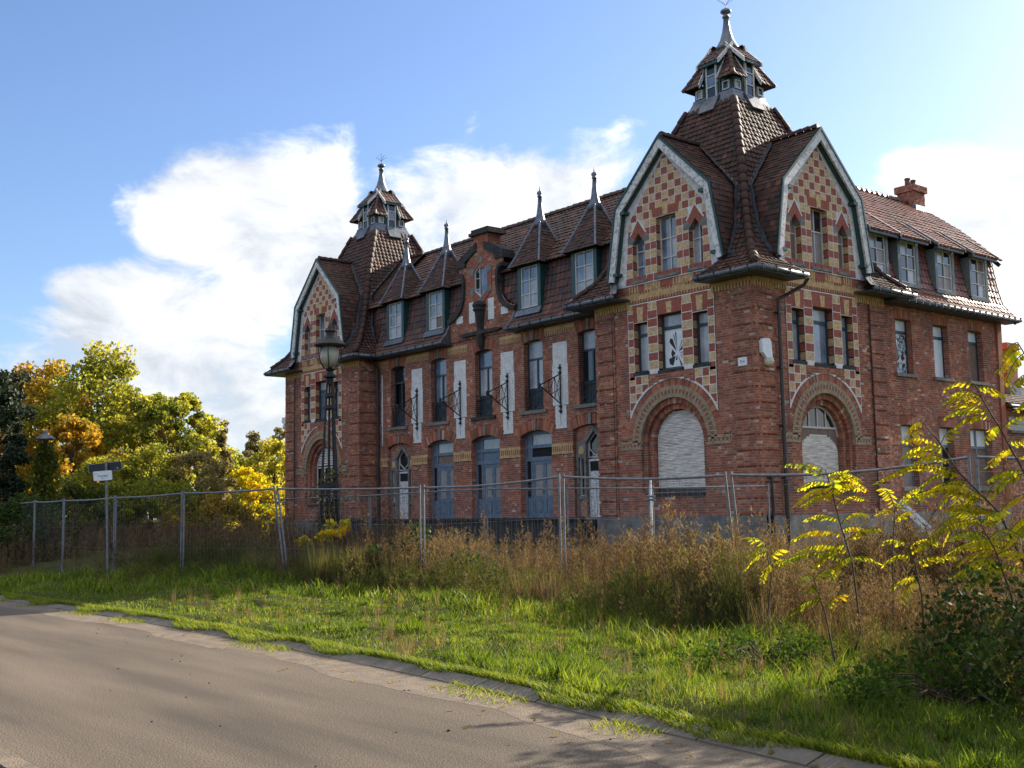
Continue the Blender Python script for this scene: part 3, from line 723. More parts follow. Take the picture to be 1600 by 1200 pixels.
def lantern(cx, cy, seed):
    FR = [Fr((cx, cy), (1, 0), (0, -1)), Fr((cx, cy), (0, 1), (1, 0)), Fr((cx, cy), (-1, 0), (0, 1)), Fr((cx, cy), (0, -1), (-1, 0))]
    sk = MB(); sk.lathe((cx, cy, 0), [(1.04 * 1.414, 14.70), (.93 * 1.414, 14.86), (.86 * 1.414, 15.02), (.84 * 1.414, 15.12)], 4, rot=math.pi / 4)
    lan = sk.build('lantern', 'lead', mansion)
    wd = MB(); wd.lathe((cx, cy, 0), [(.80 * 1.414, 15.1), (.80 * 1.414, 15.56)], 4, rot=math.pi / 4)
    wd.lathe((cx, cy, 0), [(.56 * 1.414, 15.5), (.56 * 1.414, 16.35)], 4, rot=math.pi / 4)
    for fr in FR: wd.fbox(fr, -.33, .33, .5, .83, 15.0, 16.28)
    wd.build('lantern_wall', 'green_paint', lan)
    rp = [(1.07, 15.47), (.80, 15.95), (.52, 16.5), (.28, 16.92)]
    hr = lambda z: lerp_prof(rp, z)
    un, tl = MB(), MB()
    for i, fr in enumerate(FR):
        for s in (-1, 1):
            lo_ = lambda z: (.39 if z < 16.55 else 0.0)
            a_, b_ = (lo_, hr) if s > 0 else ((lambda z: -hr(z)), (lambda z: -lo_(z)))
            sheet(un, fr, rp, a_, b_, 12); tiles(tl, fr, rp, a_, b_, w=.2, ex=.22, h=.022, lift=.025, seed=seed + i + s)
        # shed roof over the tall middle light
        sp = [(1.0, 16.18), (.22, 16.96)]
        sheet(un, fr, sp, lambda z: -.46, lambda z: .46, 4); tiles(tl, fr, sp, lambda z: -.46, lambda z: .46, w=.2, ex=.22, h=.022, lift=.025, seed=seed + i + 9)
        vb = MB()
        for s in (-1, 1):
            o = fr.p(s * .46, 0, 0); g2 = Fr(o[:2], fr.n, (fr.t[0] * s, fr.t[1] * s))
            vb = MB(); vb.fprism(g2, [(1.06, 16.04), (1.06, 16.20), (.31, 16.95), (.31, 16.81)], -.02, .035); vb.build('verge_board', 'white_paint', lan)
            vb = MB(); vb.fprism(g2, [(1.04, 15.42), (1.09, 15.55), (.62, 16.38), (.58, 16.24)], -.10, -.06); vb.build('verge_board', 'white_paint', lan)
        fb = MB(); fb.fbox(fr, -.46, .46, .95, 1.02, 16.08, 16.17); fb.build('fascia', 'green_paint', lan)
        window(fr, 0, 14.98, 16.2, .22, .90, 'cream_paint', [(0, .33, 1, 'dark'), (.33, .66, 1, 'sky'), (.66, 1, 1, 'dark')], bar=.05, parent=lan)
        for s in (-1, 1): window(fr, s * .57, 15.14, 15.44, .14, .865, 'cream_paint', [(0, 1, 1, 'grey' if s < 0 else 'dark')], bar=.04, parent=lan)
        fl = MB(); fl.fprism(Fr(fr.p(0, 0, 0)[:2], fr.n, fr.t), [(.83, 15.08), (.95, 14.98), (1.24, 14.48), (1.20, 14.45), (.9, 14.95)], -.33, .33); fl.build('lead_apron', 'lead', lan)
    rf = un.build('lantern_roof', 'underlay', lan); tl.build('roof_tiles', 'tile_mid', lan, kind='stuff')
    for sx, sy in ((1, -1), (-1, -1), (1, 1)): ridge_tiles(lan, [(cx + sx * hr(z), cy + sy * hr(z), z + .03) for z in (15.47, 15.95, 16.5, 16.85)], 'tile_mid', .08, .25)
    s_ = MB(); s_.lathe((cx, cy, 0), [(.46, 16.82), (.36, 16.98), (.24, 17.2), (.15, 17.5), (.105, 17.8), (.095, 17.98), (.13, 18.0), (.13, 18.04), (.09, 18.06), (.09, 18.12), (.17, 18.17), (.19, 18.22), (.15, 18.28), (.05, 18.32), (.015, 18.36)], 12)
    sp_ = s_.build('spire', 'lead', mansion, smooth=True)
    rd = MB(); rd.tube((cx, cy, 18.3), (cx, cy, 18.85), .012, n=5)
    for k in range(5): rd.tube((cx, cy, 18.45), (cx + .28 * math.cos(k * 1.26), cy + .28 * math.sin(k * 1.26), 18.68), .008, n=4)
    rd.build('lightning_rod', 'iron', sp_)

F_A = Fr((-3.3, 0), (1, 0), (0, -1)); F_R = Fr((0, 3.3), (0, 1), (1, 0)); SB = -21.312; F_B = Fr((SB - 3.3, 0), (1, 0), (0, -1))
tower_face(F_A, 100, 'roller'); tower_face(F_R, 200, 'boarded'); tower_face(F_B, 300, 'glazed')
tower_roof(-3.3, 3.3, 1); lantern(-3.3, 3.3, 1)
tower_roof(SB - 3.3, 3.3, 2); lantern(SB - 3.3, 3.3, 2)
# return of the far tower towards the middle wing
F_BS = Fr((SB, .457), (0, 1), (1, 0)); bricks(BRK, MOR, F_BS, -.457, .457, ZB, 8.3, 0, band=6, depth=.1, seed=41)
F_AS = Fr((-6.6, .457), (0, -1), (-1, 0)); bricks(BRK, MOR, F_AS, -.457, .457, ZB, 8.3, 0, band=6, depth=.1, seed=42)

# ---- middle wing
F_M = Fr((-13.8, .914), (1, 0), (0, -1)); MS0, MS1 = -7.512, 7.2
UW = [seg(c, .53, 5.24, 7.82, .09) for c in (-5.9, -2.95, 0, 2.95, 5.9)]
FD = [seg(c, .88, ZB, 4.52, .2, .38) for c in (-2.88, .05, 3.0)]
ED = [seg(c, .9, ZB, 4.55, .16, .34) for c in (-5.82, 5.9)]
WP = []
for c in (-7.12, -4.48, -1.5, 1.45, 4.41):
    k = .12 if c < -7 else 1
    WP.append((c, [(7.55, 6.75, .39 * k, .37 * k), (6.75, 5.3, .43 * k, .40 * k), (5.3, 4.48, .30 * k, .28 * k)]))
def wp_f(c, lst):
    def f_(z):
        for zt, zb_, l, r in lst:
            if zb_ <= z < zt: return (c - l, c + r)
        return None
    return f_
WPF = [wp_f(c, l) for c, l in WP]
band_f = rect(-7.6, 7.6, 3.58, 3.96)
# central shaped gable outline (half widths)
CG = [(2.05, 8.3), (2.03, 9.25), (1.55, 9.42), (1.22, 9.8), (1.08, 10.4), (1.06, 11.15), (1.0, 11.2), (.40, 11.85), (.36, 12.2)]
cg = lambda z: lerp_prof(CG, z)
def hexw(z): return (-.42, .42) if 10.15 < z < 10.9 else ((-.42 * (1 - (z - 10.9) / .33), .42 * (1 - (z - 10.9) / .33)) if 10.9 <= z < 11.2 else ((-.42 * (z - 9.82) / .33, .42 * (z - 9.82) / .33) if 9.84 < z <= 10.15 else None))
def hexs(z): r = hexw(z); return r
bw_exc = EX(UW + FD + ED + WPF + [band_f])
bricks(BRK, MOR, F_M, MS0, MS1, ZB, 8.3, 0, bw_exc, seed=51)
BRKW, MORW = MB(), MB()
for c, l in WP:
    for zt, zb_, a, b in l: bricks(BRKW, MORW, F_M, c - a, c + b, zb_, zt, .002, seed=int(c * 10))
wp_o = BRKW.build('white_painted_bricks', 'white_brick', mansion, kind='stuff'); MORW.build('white_painted_joints', 'white_joint', wp_o)
for a, b in intervals(MS0, MS1, [(-6.72, -4.92), (-3.76, -2.0), (-.83, .93), (2.12, 3.88), (5.0, 6.8)]):
    n = max(2, int((b - a) / .11)); w = (b - a) / n
    YEL.fbox(F_M, a, b, -.05, .006, 3.58, 3.68, .5); YEL.fbox(F_M, a, b, -.05, .006, 3.86, 3.96, .5); RED.fbox(F_M, a, b, -.05, -.004, 3.68, 3.86, .5)
    for i in range(n): YEL.fbox(F_M, a + i * w + .01, a + i * w + w * .55, -.05, .006, 3.68, 3.86, random.random())
    # dentil band below the eaves handled next
for a, b in intervals(MS0, MS1, [(-6.6, -5.2), (-3.6, -2.3), (-1.0, 1.0), (2.3, 3.6), (5.2, 6.6)]):
    YEL.fbox(F_M, a, b, -.05, .012, 8.02, 8.14, .5); n = max(2, int((b - a) / .118))
    for i in range(n): x = a + (i + .5) * (b - a) / n; YEL.fbox(F_M, x - .03, x + .03, -.05, .016, 7.86, 8.02, random.random())
UPK = [('void', 'dark'), ('sky', 'grey'), ('grey', 'grey'), ('grey', 'grey'), ('dark', 'dark')]
for i, f_ in enumerate(UW):
    sc = f_.geo[0]; seg_finish(F_M, f_, 0, .24, 500 + i)
    lo_k, up_k = UPK[i]
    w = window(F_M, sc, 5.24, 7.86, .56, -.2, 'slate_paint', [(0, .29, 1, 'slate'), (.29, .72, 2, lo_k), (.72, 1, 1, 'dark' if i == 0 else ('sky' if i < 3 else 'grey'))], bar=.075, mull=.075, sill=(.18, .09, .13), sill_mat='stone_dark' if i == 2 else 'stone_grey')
    rl = MB(); a, b = sc - .53, sc + .53; z0, z1 = 5.27, 6.02; d = -.06
    for z in (z0, z1 - .12, z1): rl.tube(F_M.p(a, d, z), F_M.p(b, d, z), .016, n=6)
    for k in range(3): x = a + .05 + k * (b - a - .1) / 2; rl.tube(F_M.p(x, d, z0), F_M.p(x, d, z1), .013, n=6)
    for k in range(2):
        x0 = a + .05 + k * (b - a - .1) / 2; x1 = x0 + (b - a - .1) / 2; xm = (x0 + x1) / 2; zm = (z0 + z1 - .12) / 2
        rl.tube(F_M.p(x0, d, z0), F_M.p(x1, d, z1 - .12), .011, n=5); rl.tube(F_M.p(x1, d, z0), F_M.p(x0, d, z1 - .12), .011, n=5)
        rl.path([F_M.p(xm + .12 * math.cos(t), d, zm + .15 * math.sin(t)) for t in [k2 * math.pi / 6 for k2 in range(13)]], .011, 5)
    rl.build('balustrade', 'iron', w)
for i, f_ in enumerate(FD):                      # the blue double doors
    sc = f_.geo[0]; seg_finish(F_M, f_, 0, .26, 520 + i)
    d = -.24; fm = MB()
    for x in (-.88, -.56, .80): fm.fbox(F_M, sc + x, sc + x + .08, d - .08, d, ZB, 4.5)
    fm.fbox(F_M, sc - .8, sc + .8, d - .08, d + .004, 3.42, 3.56); fm.fbox(F_M, sc - .8, sc + .8, d - .08, d + .004, 3.88, 4.0); fm.fbox(F_M, sc - .88, sc + .88, d - .08, d - .004, 4.36, 4.54)
    door = fm.build('door_frame', 'blue_paint', mansion); door['label'] = 'blue painted frame of a tall glazed double door'
    for k in range(2):
        a = sc - .48 + k * .64; b = a + .64; lf = MB()
        lf.fbox(F_M, a + .004, a + .1, d - .06, d - .015, ZB + .01, 3.42); lf.fbox(F_M, b - .1, b - .004, d - .06, d - .015, ZB + .01, 3.42)
        for z0, z1 in ((ZB + .01, ZB + .16), (2.02, 2.16), (3.3, 3.415)): lf.fbox(F_M, a + .1, b - .1, d - .06, d - .018, z0, z1)
        lf.fbox(F_M, a + .14, b - .14, d - .06, d - .012, ZB + .22, 1.97)
        lf.fbox(F_M, a + .1, b - .1, d - .06, d - .045, ZB + .16, 2.02)
        leaf = lf.build('door_leaf', 'blue_paint', door)
        pm = MB(); pm.fbox(F_M, a + .1, b - .1, d - .06, d - .04, 2.16, 3.3); pm.build('pane', 'dirty_panel', door)
        if k == 0: hd = MB(); hd.tube(F_M.p(b - .06, d + .02, 2.25), F_M.p(b - .06, d + .02, 2.42), .012, n=6); hd.build('door_handle', 'iron', door)
    pm = MB(); pm.fbox(F_M, sc - .8, sc - .56, d - .06, d - .04, 2.1, 3.42); pm.build('pane', 'glass_dark', door)
    pm = MB(); pm.fbox(F_M, sc - .8, sc - .56, d - .06, d - .03, ZB, 2.1); pm.build('panel', 'blue_paint', door)
    for z0, z1, kd in ((3.56, 3.88, ('plywood', 'blue_paint', 'void')[i]), (4.0, 4.36, ('glass_grey', 'glass_painted_sky', 'glass_grey')[i])):
        pm = MB(); pm.fbox(F_M, sc - .5, sc + .8, d - .06, d - .04, z0, z1); pm.build('pane', kd, door)
        pm = MB(); pm.fbox(F_M, sc - .8, sc - .56, d - .06, d - .04, z0, z1); pm.build('pane', 'glass_painted_sky', door)
for i, f_ in enumerate(ED):                      # entrances with a pointed fanlight and side lights
    sc = f_.geo[0]; seg_finish(F_M, f_, 0, .2, 540 + i)
    d = -.16
    bricks(BRK, MOR, F_M, sc - .9, sc + .9, 3.98, 4.52, d, lambda z: [(sc - .45 * max(0, (4.35 - z) / .37), sc + .45 * max(0, (4.35 - z) / .37))] if z < 4.35 else [], seed=560 + i)
    st = MB()
    for s in (-1, 1):
        st.fbox(F_M, *sorted((sc + s * .42, sc + s * .53)), d - .1, d + .03, ZB, 3.98); st.fbox(F_M, *sorted((sc + s * .80, sc + s * .9)), d - .1, d + .03, ZB, 3.98)
        st.fbox(F_M, *sorted((sc + s * .53, sc + s * .80)), d - .1, d + .03, 3.42, 3.55); st.fbox(F_M, *sorted((sc + s * .53, sc + s * .80)), d - .1, d + .05, 1.98, 2.1)
        st.fbox(F_M, *sorted((sc + s * .53, sc + s * .8)), d - .1, d + .02, 3.82, 3.98)
        p_ = [(sc + s * .42, 3.9), (sc + s * .56, 3.98), (sc, 4.5), (sc, 4.32)]; st.fprism(F_M, p_ if s > 0 else p_[::-1], d - .1, d + .04)
        YEL.fbox(F_M, *sorted((sc + s * .53, sc + s * .80)), d - .1, d + .01, 3.55, 3.82)
        bricks(BRK, MOR, F_M, *sorted((sc + s * .53, sc + s * .8)), ZB, 1.98, d - .02, seed=580 + i)
    sto = st.build('door_surround', 'stone_grey', mansion)
    for s in (-1, 1): window(F_M, sc + s * .665, 2.1, 3.42, .135, d - .06, 'cream_paint', [(0, 1, 1, 'void')], bar=.03, parent=sto)
    dr = MB(); dr.fbox(F_M, sc - .42, sc + .42, d - .16, d - .11, ZB, 3.36)
    for a, b, z0, z1 in ((-.36, -.04, ZB + .12, 1.95), (.04, .36, ZB + .12, 1.95), (-.36, -.04, 2.05, 2.85), (.04, .36, 2.05, 2.85)): dr.fbox(F_M, sc + a, sc + b, d - .12, d - .095, z0, z1)
    dro = dr.build('door', 'white_paint', mansion); dro['label'] = 'peeling white panelled entrance door'
    pm = MB(); pm.fbox(F_M, sc - .34, sc + .34, d - .12, d - .10, 2.95, 3.28); pm.build('pane', 'void', dro)
    fl = MB()
    pts = [(-.36, 3.5), (-.36, 3.98), (0, 4.28), (.36, 3.98), (.36, 3.5), (-.36, 3.5), (0, 3.44)]
    hx = [(0, 3.46), (-.34, 3.70), (-.34, 3.98), (0, 4.27), (.34, 3.98), (.34, 3.70), (0, 3.46)]
    for (a, za), (b, zb_) in list(zip(hx, hx[1:])) + [((-.4, 3.42), (.4, 3.42)), ((-.38, 3.42), (-.38, 3.98)), ((.38, 3.42), (.38, 3.98))]: fl.tube(F_M.p(sc + a, d - .1, za), F_M.p(sc + b, d - .1, zb_), .022, n=4)
    flo = fl.build('fanlight', 'cream_paint', mansion)
    pm = MB(); pm.fprism(F_M, [(sc - .42, 3.38), (sc + .42, 3.38), (sc + .42, 3.98), (sc, 4.34), (sc - .42, 3.98)], d - .15, d - .13); pm.build('pane', 'glass_dark', flo)
# iron brackets on the white panels
for c in (-4.55, -1.57, 1.38, 4.34):
    b = MB(); P = F_M.p; x = c + .1
    b.tube(P(x, .04, 5.0), P(x, .04, 6.75), .026, n=6)
    for z in (5.08, 5.25, 6.45, 6.62): b.tube(P(x, -.01, z), P(x, .10, z), .04, n=8)
    tip = P(x, 1.0, 5.95); T = P(x, .04, 6.4); Bt = P(x, .04, 5.35)
    b.tube(T, tip, .022, n=6); b.tube(Bt, tip, .022, n=6); b.tube(P(x, .04, 5.9), P(x, .48, 5.66), .012, n=5)
    for a, z0, z1 in ((.30, 5.53, 6.27), (.58, 5.70, 6.15)): b.tube(P(x, a, z0), P(x, a, z1), .014, n=5)
    b.tube(P(x, .04, 6.4), P(x, .3, 5.53), .012, n=5); b.tube(P(x, .04, 5.35), P(x, .3, 6.27), .012, n=5); b.tube(P(x, .3, 6.27), P(x, .58, 5.7), .012, n=5)
    b.lathe(tip, [(.02, -.09), (.045, -.06), (.045, .05), (.02, .09)], 8)
    b.path([P(x - .02, .03, 5.0), P(x - .03, .03, 4.8), P(x + .01, .03, 4.66), P(x - .05, .03, 4.62)], .006, 4)
    b.build('wall_bracket', 'iron', mansion)
# mansard of the middle wing
MF = [(.52, 8.33), (.22, 8.62), (-.02, 9.1), (-.14, 9.9), (-.22, 10.62)]
MU = [(.02, 10.58), (-1.2, 11.85), (-2.75, 13.30)]
un, tl = MB(), MB()
gap = lambda z: cg(z) + .05
for s in (-1, 1):
    a_, b_ = ((lambda z: gap(z)), (lambda z: MS1 + .3)) if s > 0 else ((lambda z: MS0 - .3), (lambda z: -gap(z)))
    sheet(un, F_M, MF, a_, b_); tiles(tl, F_M, MF, a_, b_, seed=70 + s)
g3 = lambda z: (0.0)
gu = lambda z: (max(.3, cg(z) - .06) if z < 11.9 else 0.0)
for s in (-1, 1):
    a_, b_ = ((lambda z: gu(z)), (lambda z: MS1 + 1.6)) if s > 0 else ((lambda z: MS0 - 1.6), (lambda z: -gu(z)))
    sheet(un, F_M, MU, a_, b_, 40); tiles(tl, F_M, MU, a_, b_, w=.22, ex=.25, seed=75 + s)
F_MB = Fr((-13.8, 6.41), (-1, 0), (0, 1)); MBK = [(.1, 8.3), (-.22, 10.6), (-2.75, 13.30)]
sheet(un, F_MB, MBK, lambda z: -9.5, lambda z: 9.5)
for s in (-1, 1):
    ld = MB(); x0, x1 = sorted((s * 2.02, s * 2.10)); ld.fprism(Fr(F_M.p(0, 0, 0)[:2], F_M.n, F_M.t), [(-.3, 8.2), (.5, 8.24), (.56, 8.36), (.27, 8.66), (.03, 9.14), (-.3, 9.3)], x0, x1); ld.build('lead_flashing', 'lead', mansion)
mr = un.build('wing_roof', 'underlay', mansion); tl.build('roof_tiles', 'tile_mid', mr, kind='stuff')
ridge_tiles(mr, [(-13.8 + MS0 - 1.3, 3.66, 13.33), (-13.8 + MS1 + 1.3, 3.66, 13.33)], 'tile_mid', .13)
for a, b in ((MS0 - .1, -1.98), (1.98, MS1 + .1)):
    gut = MB(); gut.path([F_M.p(a, .55, 8.29), F_M.p((a + b) / 2, .55, 8.29), F_M.p(b, .55, 8.29)], .065, 10); gut.build('gutter', 'zinc', mansion, smooth=True)
    gb = MB(); k = 0
    while a + .3 + k * .6 < b: x = a + .3 + k * .6; gb.fbox(F_M, x - .017, x + .017, .49, .625, 8.215, 8.37); k += 1
    gb.build('gutter_brackets', 'iron', mansion, kind='stuff')
    sf = MB(); sf.fbox(F_M, a, b, 0.0, .5, 8.2, 8.25); sf.build('soffit', 'slate_paint', mansion)
# dormers with tall pyramid roofs
for i, c in enumerate((-5.86, -2.92, 2.97, 5.92)):
    ob = MB(); ob.fbox(F_M, c - .62, c + .62, -1.6, .06, 8.98, 10.55)
    dm = ob.build('dormer', 'slate_paint', mansion)
    fm = MB()
    for s in (-1, 1): fm.fbox(F_M, *sorted((c + s * .47, c + s * .64)), -.2, .15, 8.95, 10.62)
    fm.fbox(F_M, c - .64, c + .64, -.2, .18, 8.86, 8.99); fm.fbox(F_M, c - .64, c + .64, -.2, .14, 10.52, 10.62); fm.build('dormer_frame', 'green_paint', dm)
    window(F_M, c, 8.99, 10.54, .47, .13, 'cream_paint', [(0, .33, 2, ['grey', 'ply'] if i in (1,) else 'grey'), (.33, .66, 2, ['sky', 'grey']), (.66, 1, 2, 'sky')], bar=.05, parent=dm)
    cx, cy = F_M.p(c, -.46, 0)[:2]
    un, tl = MB(), MB(); rp = [(.86, 10.55), (.66, 10.95), (.06, 12.42)]
    hr = lambda z: lerp_prof(rp, z)
    FRs = [Fr((cx, cy), (1, 0), (0, -1)), Fr((cx, cy), (0, 1), (1, 0)), Fr((cx, cy), (-1, 0), (0, 1)), Fr((cx, cy), (0, -1), (-1, 0))]
    for k, fr in enumerate(FRs):
        sheet(un, fr, rp, lambda z: -hr(z), hr, 8); tiles(tl, fr, rp, lambda z: -hr(z), hr, w=.19, ex=.13, flat=True, lift=.018, h=.012, seed=80 + i + k)
    drf = un.build('dormer_roof', 'underlay', dm); tl.build('roof_tiles', 'tile_dark', dm, kind='stuff')
    hp = MB()
    for sx, sy in ((1, -1), (-1, -1), (1, 1), (-1, 1)): hp.path([(cx + sx * hr(z), cy + sy * hr(z), z + .03) for z in (10.53, 10.95, 12.35)], .045, 6)
    for s in (-1, 1): hp.tube((cx + s * .8, cy + .5, 10.66), (cx + s * .45, cy + 1.3, 11.45), .06, n=6)
    hp.build('lead_hip', 'lead', dm)
    fi = MB(); fi.lathe((cx, cy, 0), [(.27, 12.05), (.20, 12.3), (.13, 12.6), (.085, 12.95), (.07, 13.2), (.095, 13.22), (.095, 13.26), (.07, 13.28), (.115, 13.35), (.10, 13.41), (.03, 13.46), (.008, 13.62)], 10); fi.build('finial', 'lead', dm, smooth=True)
    fl = MB(); fl.fprism(Fr(F_M.p(0, 0, 0)[:2], F_M.n, F_M.t), [(.14, 8.98), (.2, 8.93), (.3, 8.72), (.27, 8.70), (.1, 8.88)], c - .7, c + .7); fl.build('lead_apron', 'lead', dm)
# ---- central shaped gable
CGB = lambda z: (-cg(z), cg(z))
def cg_exc(z):
    e = []
    h = hexw(z)
    if 9.6 < z < 11.35: 
        q = .42 + .26
        if z > 10.95: q = .68 * (11.5 - z) / .55
        if z < 10.1: q = .68 * (z - 9.45) / .65
        e.append((-max(q, .0), max(q, .0)))
    for s in (-1, 1):
        if 8.9 < z < 9.75: e.append((min(s * .42, s * .78), max(s * .42, s * .78)))
        if 9.0 < z < 9.3: e.append((min(s * 1.2, s * 1.62), max(s * 1.2, s * 1.62)))
    return e
F_C = Fr((-13.8, .914), (1, 0), (0, -1))
bricks(BRK, MOR, F_C, -2, 2, 8.3, 11.2, .06, cg_exc, bounds=CGB, seed=90)
bricks(BRK, MOR, F_C, -2, 2, 11.2, 11.8, .06, lambda z: [(-.68 * max(0, (11.5 - z) / .55), .68 * max(0, (11.5 - z) / .55))], bounds=CGB, seed=91)
wb, wj = MB(), MB()
for s in (-1, 1):
    bricks(wb, wj, F_C, *sorted((s * .42, s * .78)), 8.9, 9.75, .062, seed=92); bricks(wb, wj, F_C, *sorted((s * 1.2, s * 1.62)), 9.0, 9.3, .062, seed=93)
o = wb.build('white_painted_bricks', 'white_brick', mansion, kind='stuff'); wj.build('white_painted_joints', 'white_joint', o)
bk = MB(); bk.fprism(F_C, [(-2.0, 8.2), (2.0, 8.2), (1.95, 9.2), (1.1, 9.9), (1.0, 11.2), (-1.0, 11.2), (-1.1, 9.9), (-1.95, 9.2)], -.5, -.25); bk.build('shaped_gable', 'stone_dark', mansion)
op = [(0, 11.22), (-.42, 10.9), (-.42, 10.14), (0, 9.82), (.42, 10.14), (.42, 10.9)]
oq = [(0, 11.50), (-.68, 10.98), (-.68, 10.04), (0, 9.5), (.68, 10.04), (.68, 10.98)]
hm, hs = MB(), MB()
for i in range(6):
    j = (i + 1) % 6
    mid = lambda a, b, t: (a[0] + (b[0] - a[0]) * t, a[1] + (b[1] - a[1]) * t)
    for t0, t1, tgt in ((0, .22, hs), (.22, .78, hm), (.78, 1, hs)):
        q = [mid(op[i], op[j], t0), mid(op[i], op[j], t1), mid(oq[i], oq[j], t1), mid(oq[i], oq[j], t0)]
        sb = MB(); sb.fprism(F_C, q[::-1], -.2, .085 if tgt is hm else .10); sb.build('surround_brick' if tgt is hm else 'surround_stone', 'block_red' if tgt is hm else 'stone_grey', mansion)
hx = MB()
for i in range(6): hx.tube(F_C.p(op[i][0] * .95, .02, 10.52 + (op[i][1] - 10.52) * .95), F_C.p(op[(i + 1) % 6][0] * .95, .02, 10.52 + (op[(i + 1) % 6][1] - 10.52) * .95), .035, n=4)
hx.tube(F_C.p(-.1, .02, 9.9), F_C.p(-.1, .02, 11.14), .02, n=4)
for z in (10.2, 10.62): hx.tube(F_C.p(-.4, .02, z), F_C.p(-.1, .02, z), .018, n=4)
hw_o = hx.build('window', 'cream_paint', mansion)
pm = MB(); pm.fprism(F_C, [(x, z) for x, z in op][::-1], -.03, -.01); pm.build('pane', 'glass_painted_sky', hw_o)
pm = MB(); pm.fbox(F_C, -.39, -.12, -.012, -.004, 10.2, 10.86); pm.build('pane', 'void', hw_o)
cp = MB()
for s in (-1, 1):                               # scrolled copings
    c_ = [(s * x, z) for x, z in ((2.1, 9.22), (1.85, 9.26), (1.55, 9.40), (1.32, 9.62), (1.18, 9.9), (1.12, 10.25), (1.12, 10.6), (1.2, 10.8), (1.38, 10.86))]
    i_ = [(s * x, z) for x, z in ((2.1, 9.06), (1.8, 9.10), (1.46, 9.27), (1.2, 9.52), (1.06, 9.84), (.99, 10.25), (.99, 10.66), (1.1, 10.92), (1.38, 11.0))]
    for a, b, c2, d2 in zip(c_, c_[1:], i_[1:], i_): cp.fprism(F_C, [a, b, c2, d2] if s < 0 else [d2, c2, b, a], -.45, .16)
    cp.fbox(F_C, *sorted((s * .93, s * 1.42)), -.5, .14, 11.18, 11.36)
    q = [(s * 1.40, 11.36), (s * 1.40, 11.5), (s * .95, 11.74), (s * .25, 12.02), (s * .25, 11.70), (s * .95, 11.38)]
    cp.fprism(F_C, q if s < 0 else q[::-1], -.5, .13)
cp.fbox(F_C, -.62, .62, -.75, .17, 12.32, 12.44); cp.fbox(F_C, -.52, .52, -.7, .12, 12.44, 12.56)
cp.build('coping', 'stone_dark', mansion)
bricks(BRK, MOR, F_C, -.45, .45, 11.82, 12.32, .05, seed=94)
for s in (-1, 1):
    bricks(BRK, MOR, F_C, *sorted((s * .95, s * 1.38)), 10.9, 11.18, .08, seed=95)
bricks(BRK, MOR, F_C.jamb(.45, .05, 1), 0, .6, 11.6, 12.32, 0, seed=96)
cs = MB(); cs.box(-14.25, -13.35, .87, 1.5, 11.0, 12.33); cs.build('chimney_core', 'brick', mansion)
cn = MB(); c0 = F_C.p(0, .12, 0)
cn.lathe((c0[0], c0[1], 0), [(.05, 7.8), (.12, 7.95), (.15, 8.2), (.17, 8.38), (.14, 8.45), (.15, 8.75), (.19, 9.1), (.23, 9.28), (.30, 9.34), (.26, 9.42), (.32, 9.52), (.26, 9.64), (.1, 9.70)], 10)
for s in (-1, 1): cn.fprism(F_C, [(0, 8.40), (s * 1.0, 8.40), (s * 1.3, 8.46), (s * 1.25, 8.52), (0, 8.54)] if s > 0 else [(0, 8.54), (s * 1.25, 8.52), (s * 1.3, 8.46), (s * 1.0, 8.40), (0, 8.40)], .0, .2)
cn.build('console', 'stone_dark', mansion)
fm = MB(); fm.fprism(F_M, [(1.35, 11.3), (2.0, 11.25), (2.05, 11.75), (1.45, 11.85)], -1.35, -.95); fm.build('rooflight', 'lead', mansion)

# ---- right wing
F_W = Fr((-.2, 10.4), (0, 1), (1, 0)); WS0, WS1 = -3.8, 3.9
UWR = [seg(c, .48, 5.9, 7.74, .03, .3, .02) for c in (-2.42, -.14, 2.16)]
LWR = [seg(c, h, 2.16, 4.22, .03, .3, .02) for c, h in ((-2.42, .46), (-.12, .46), (2.15, .72))]
bricks(BRK, MOR, F_W, WS0, WS1, ZB, 8.3, 0, EX(UWR + LWR), seed=110)
for i, f_ in enumerate(UWR):
    sc = f_.geo[0]; seg_finish(F_W, f_, 0, .2, 600 + i, key=False)
    window(F_W, sc, 5.9, 7.76, .5, -.2, 'slate_paint', [(0, .76, 1, ('poster', 'glass', 'ply')[i] if i != 1 else 'white'), (.76, 1, 1, 'white')], bar=.05, mull=.1, sill=(.14, .09, .11))
for i, f_ in enumerate(LWR):
    sc, h = f_.geo[0], f_.geo[5]; seg_finish(F_W, f_, 0, .2, 620 + i, key=False)
    window(F_W, sc, 2.16, 4.24, h + .02, -.2, 'greygreen_paint', [(0, .68, 2 if i == 2 else 1, ('panel', 'dark', 'ply')[i]), (.68, 1, 2 if i == 2 else 1, 'white')], bar=.06, mull=.09, sill=(.12, .08, .11))
WF = [(.56, 8.27), (.28, 8.52), (.05, 8.85), (-.12, 9.5), (-.3, 10.62)]
WU = [(.10, 10.50), (-1.45, 11.95), (-3.1, 13.25)]
un, tl = MB(), MB()
sheet(un, F_W, WF, lambda z: WS0 - .4, lambda z: WS1 + .42 - (.25 if z > 8.8 else 0) ); tiles(tl, F_W, WF, lambda z: WS0 - .4, lambda z: WS1 + .45 - min(.2, max(0, (z - 8.27) * .35)), seed=120)
sheet(un, F_W, WU, lambda z: WS0 - 1.6, lambda z: WS1 + .3); tiles(tl, F_W, WU, lambda z: WS0 - 1.6, lambda z: WS1 + .33, seed=121)
sheet(un, Fr((-6.4, 10.4), (0, -1), (-1, 0)), [(.1, 8.3), (-.3, 10.6), (-3.1, 13.25)], lambda z: -WS1 - .3, lambda z: 3.8)
wr = un.build('wing_roof', 'underlay', mansion); tl.build('roof_tiles', 'tile_red', wr, kind='stuff')
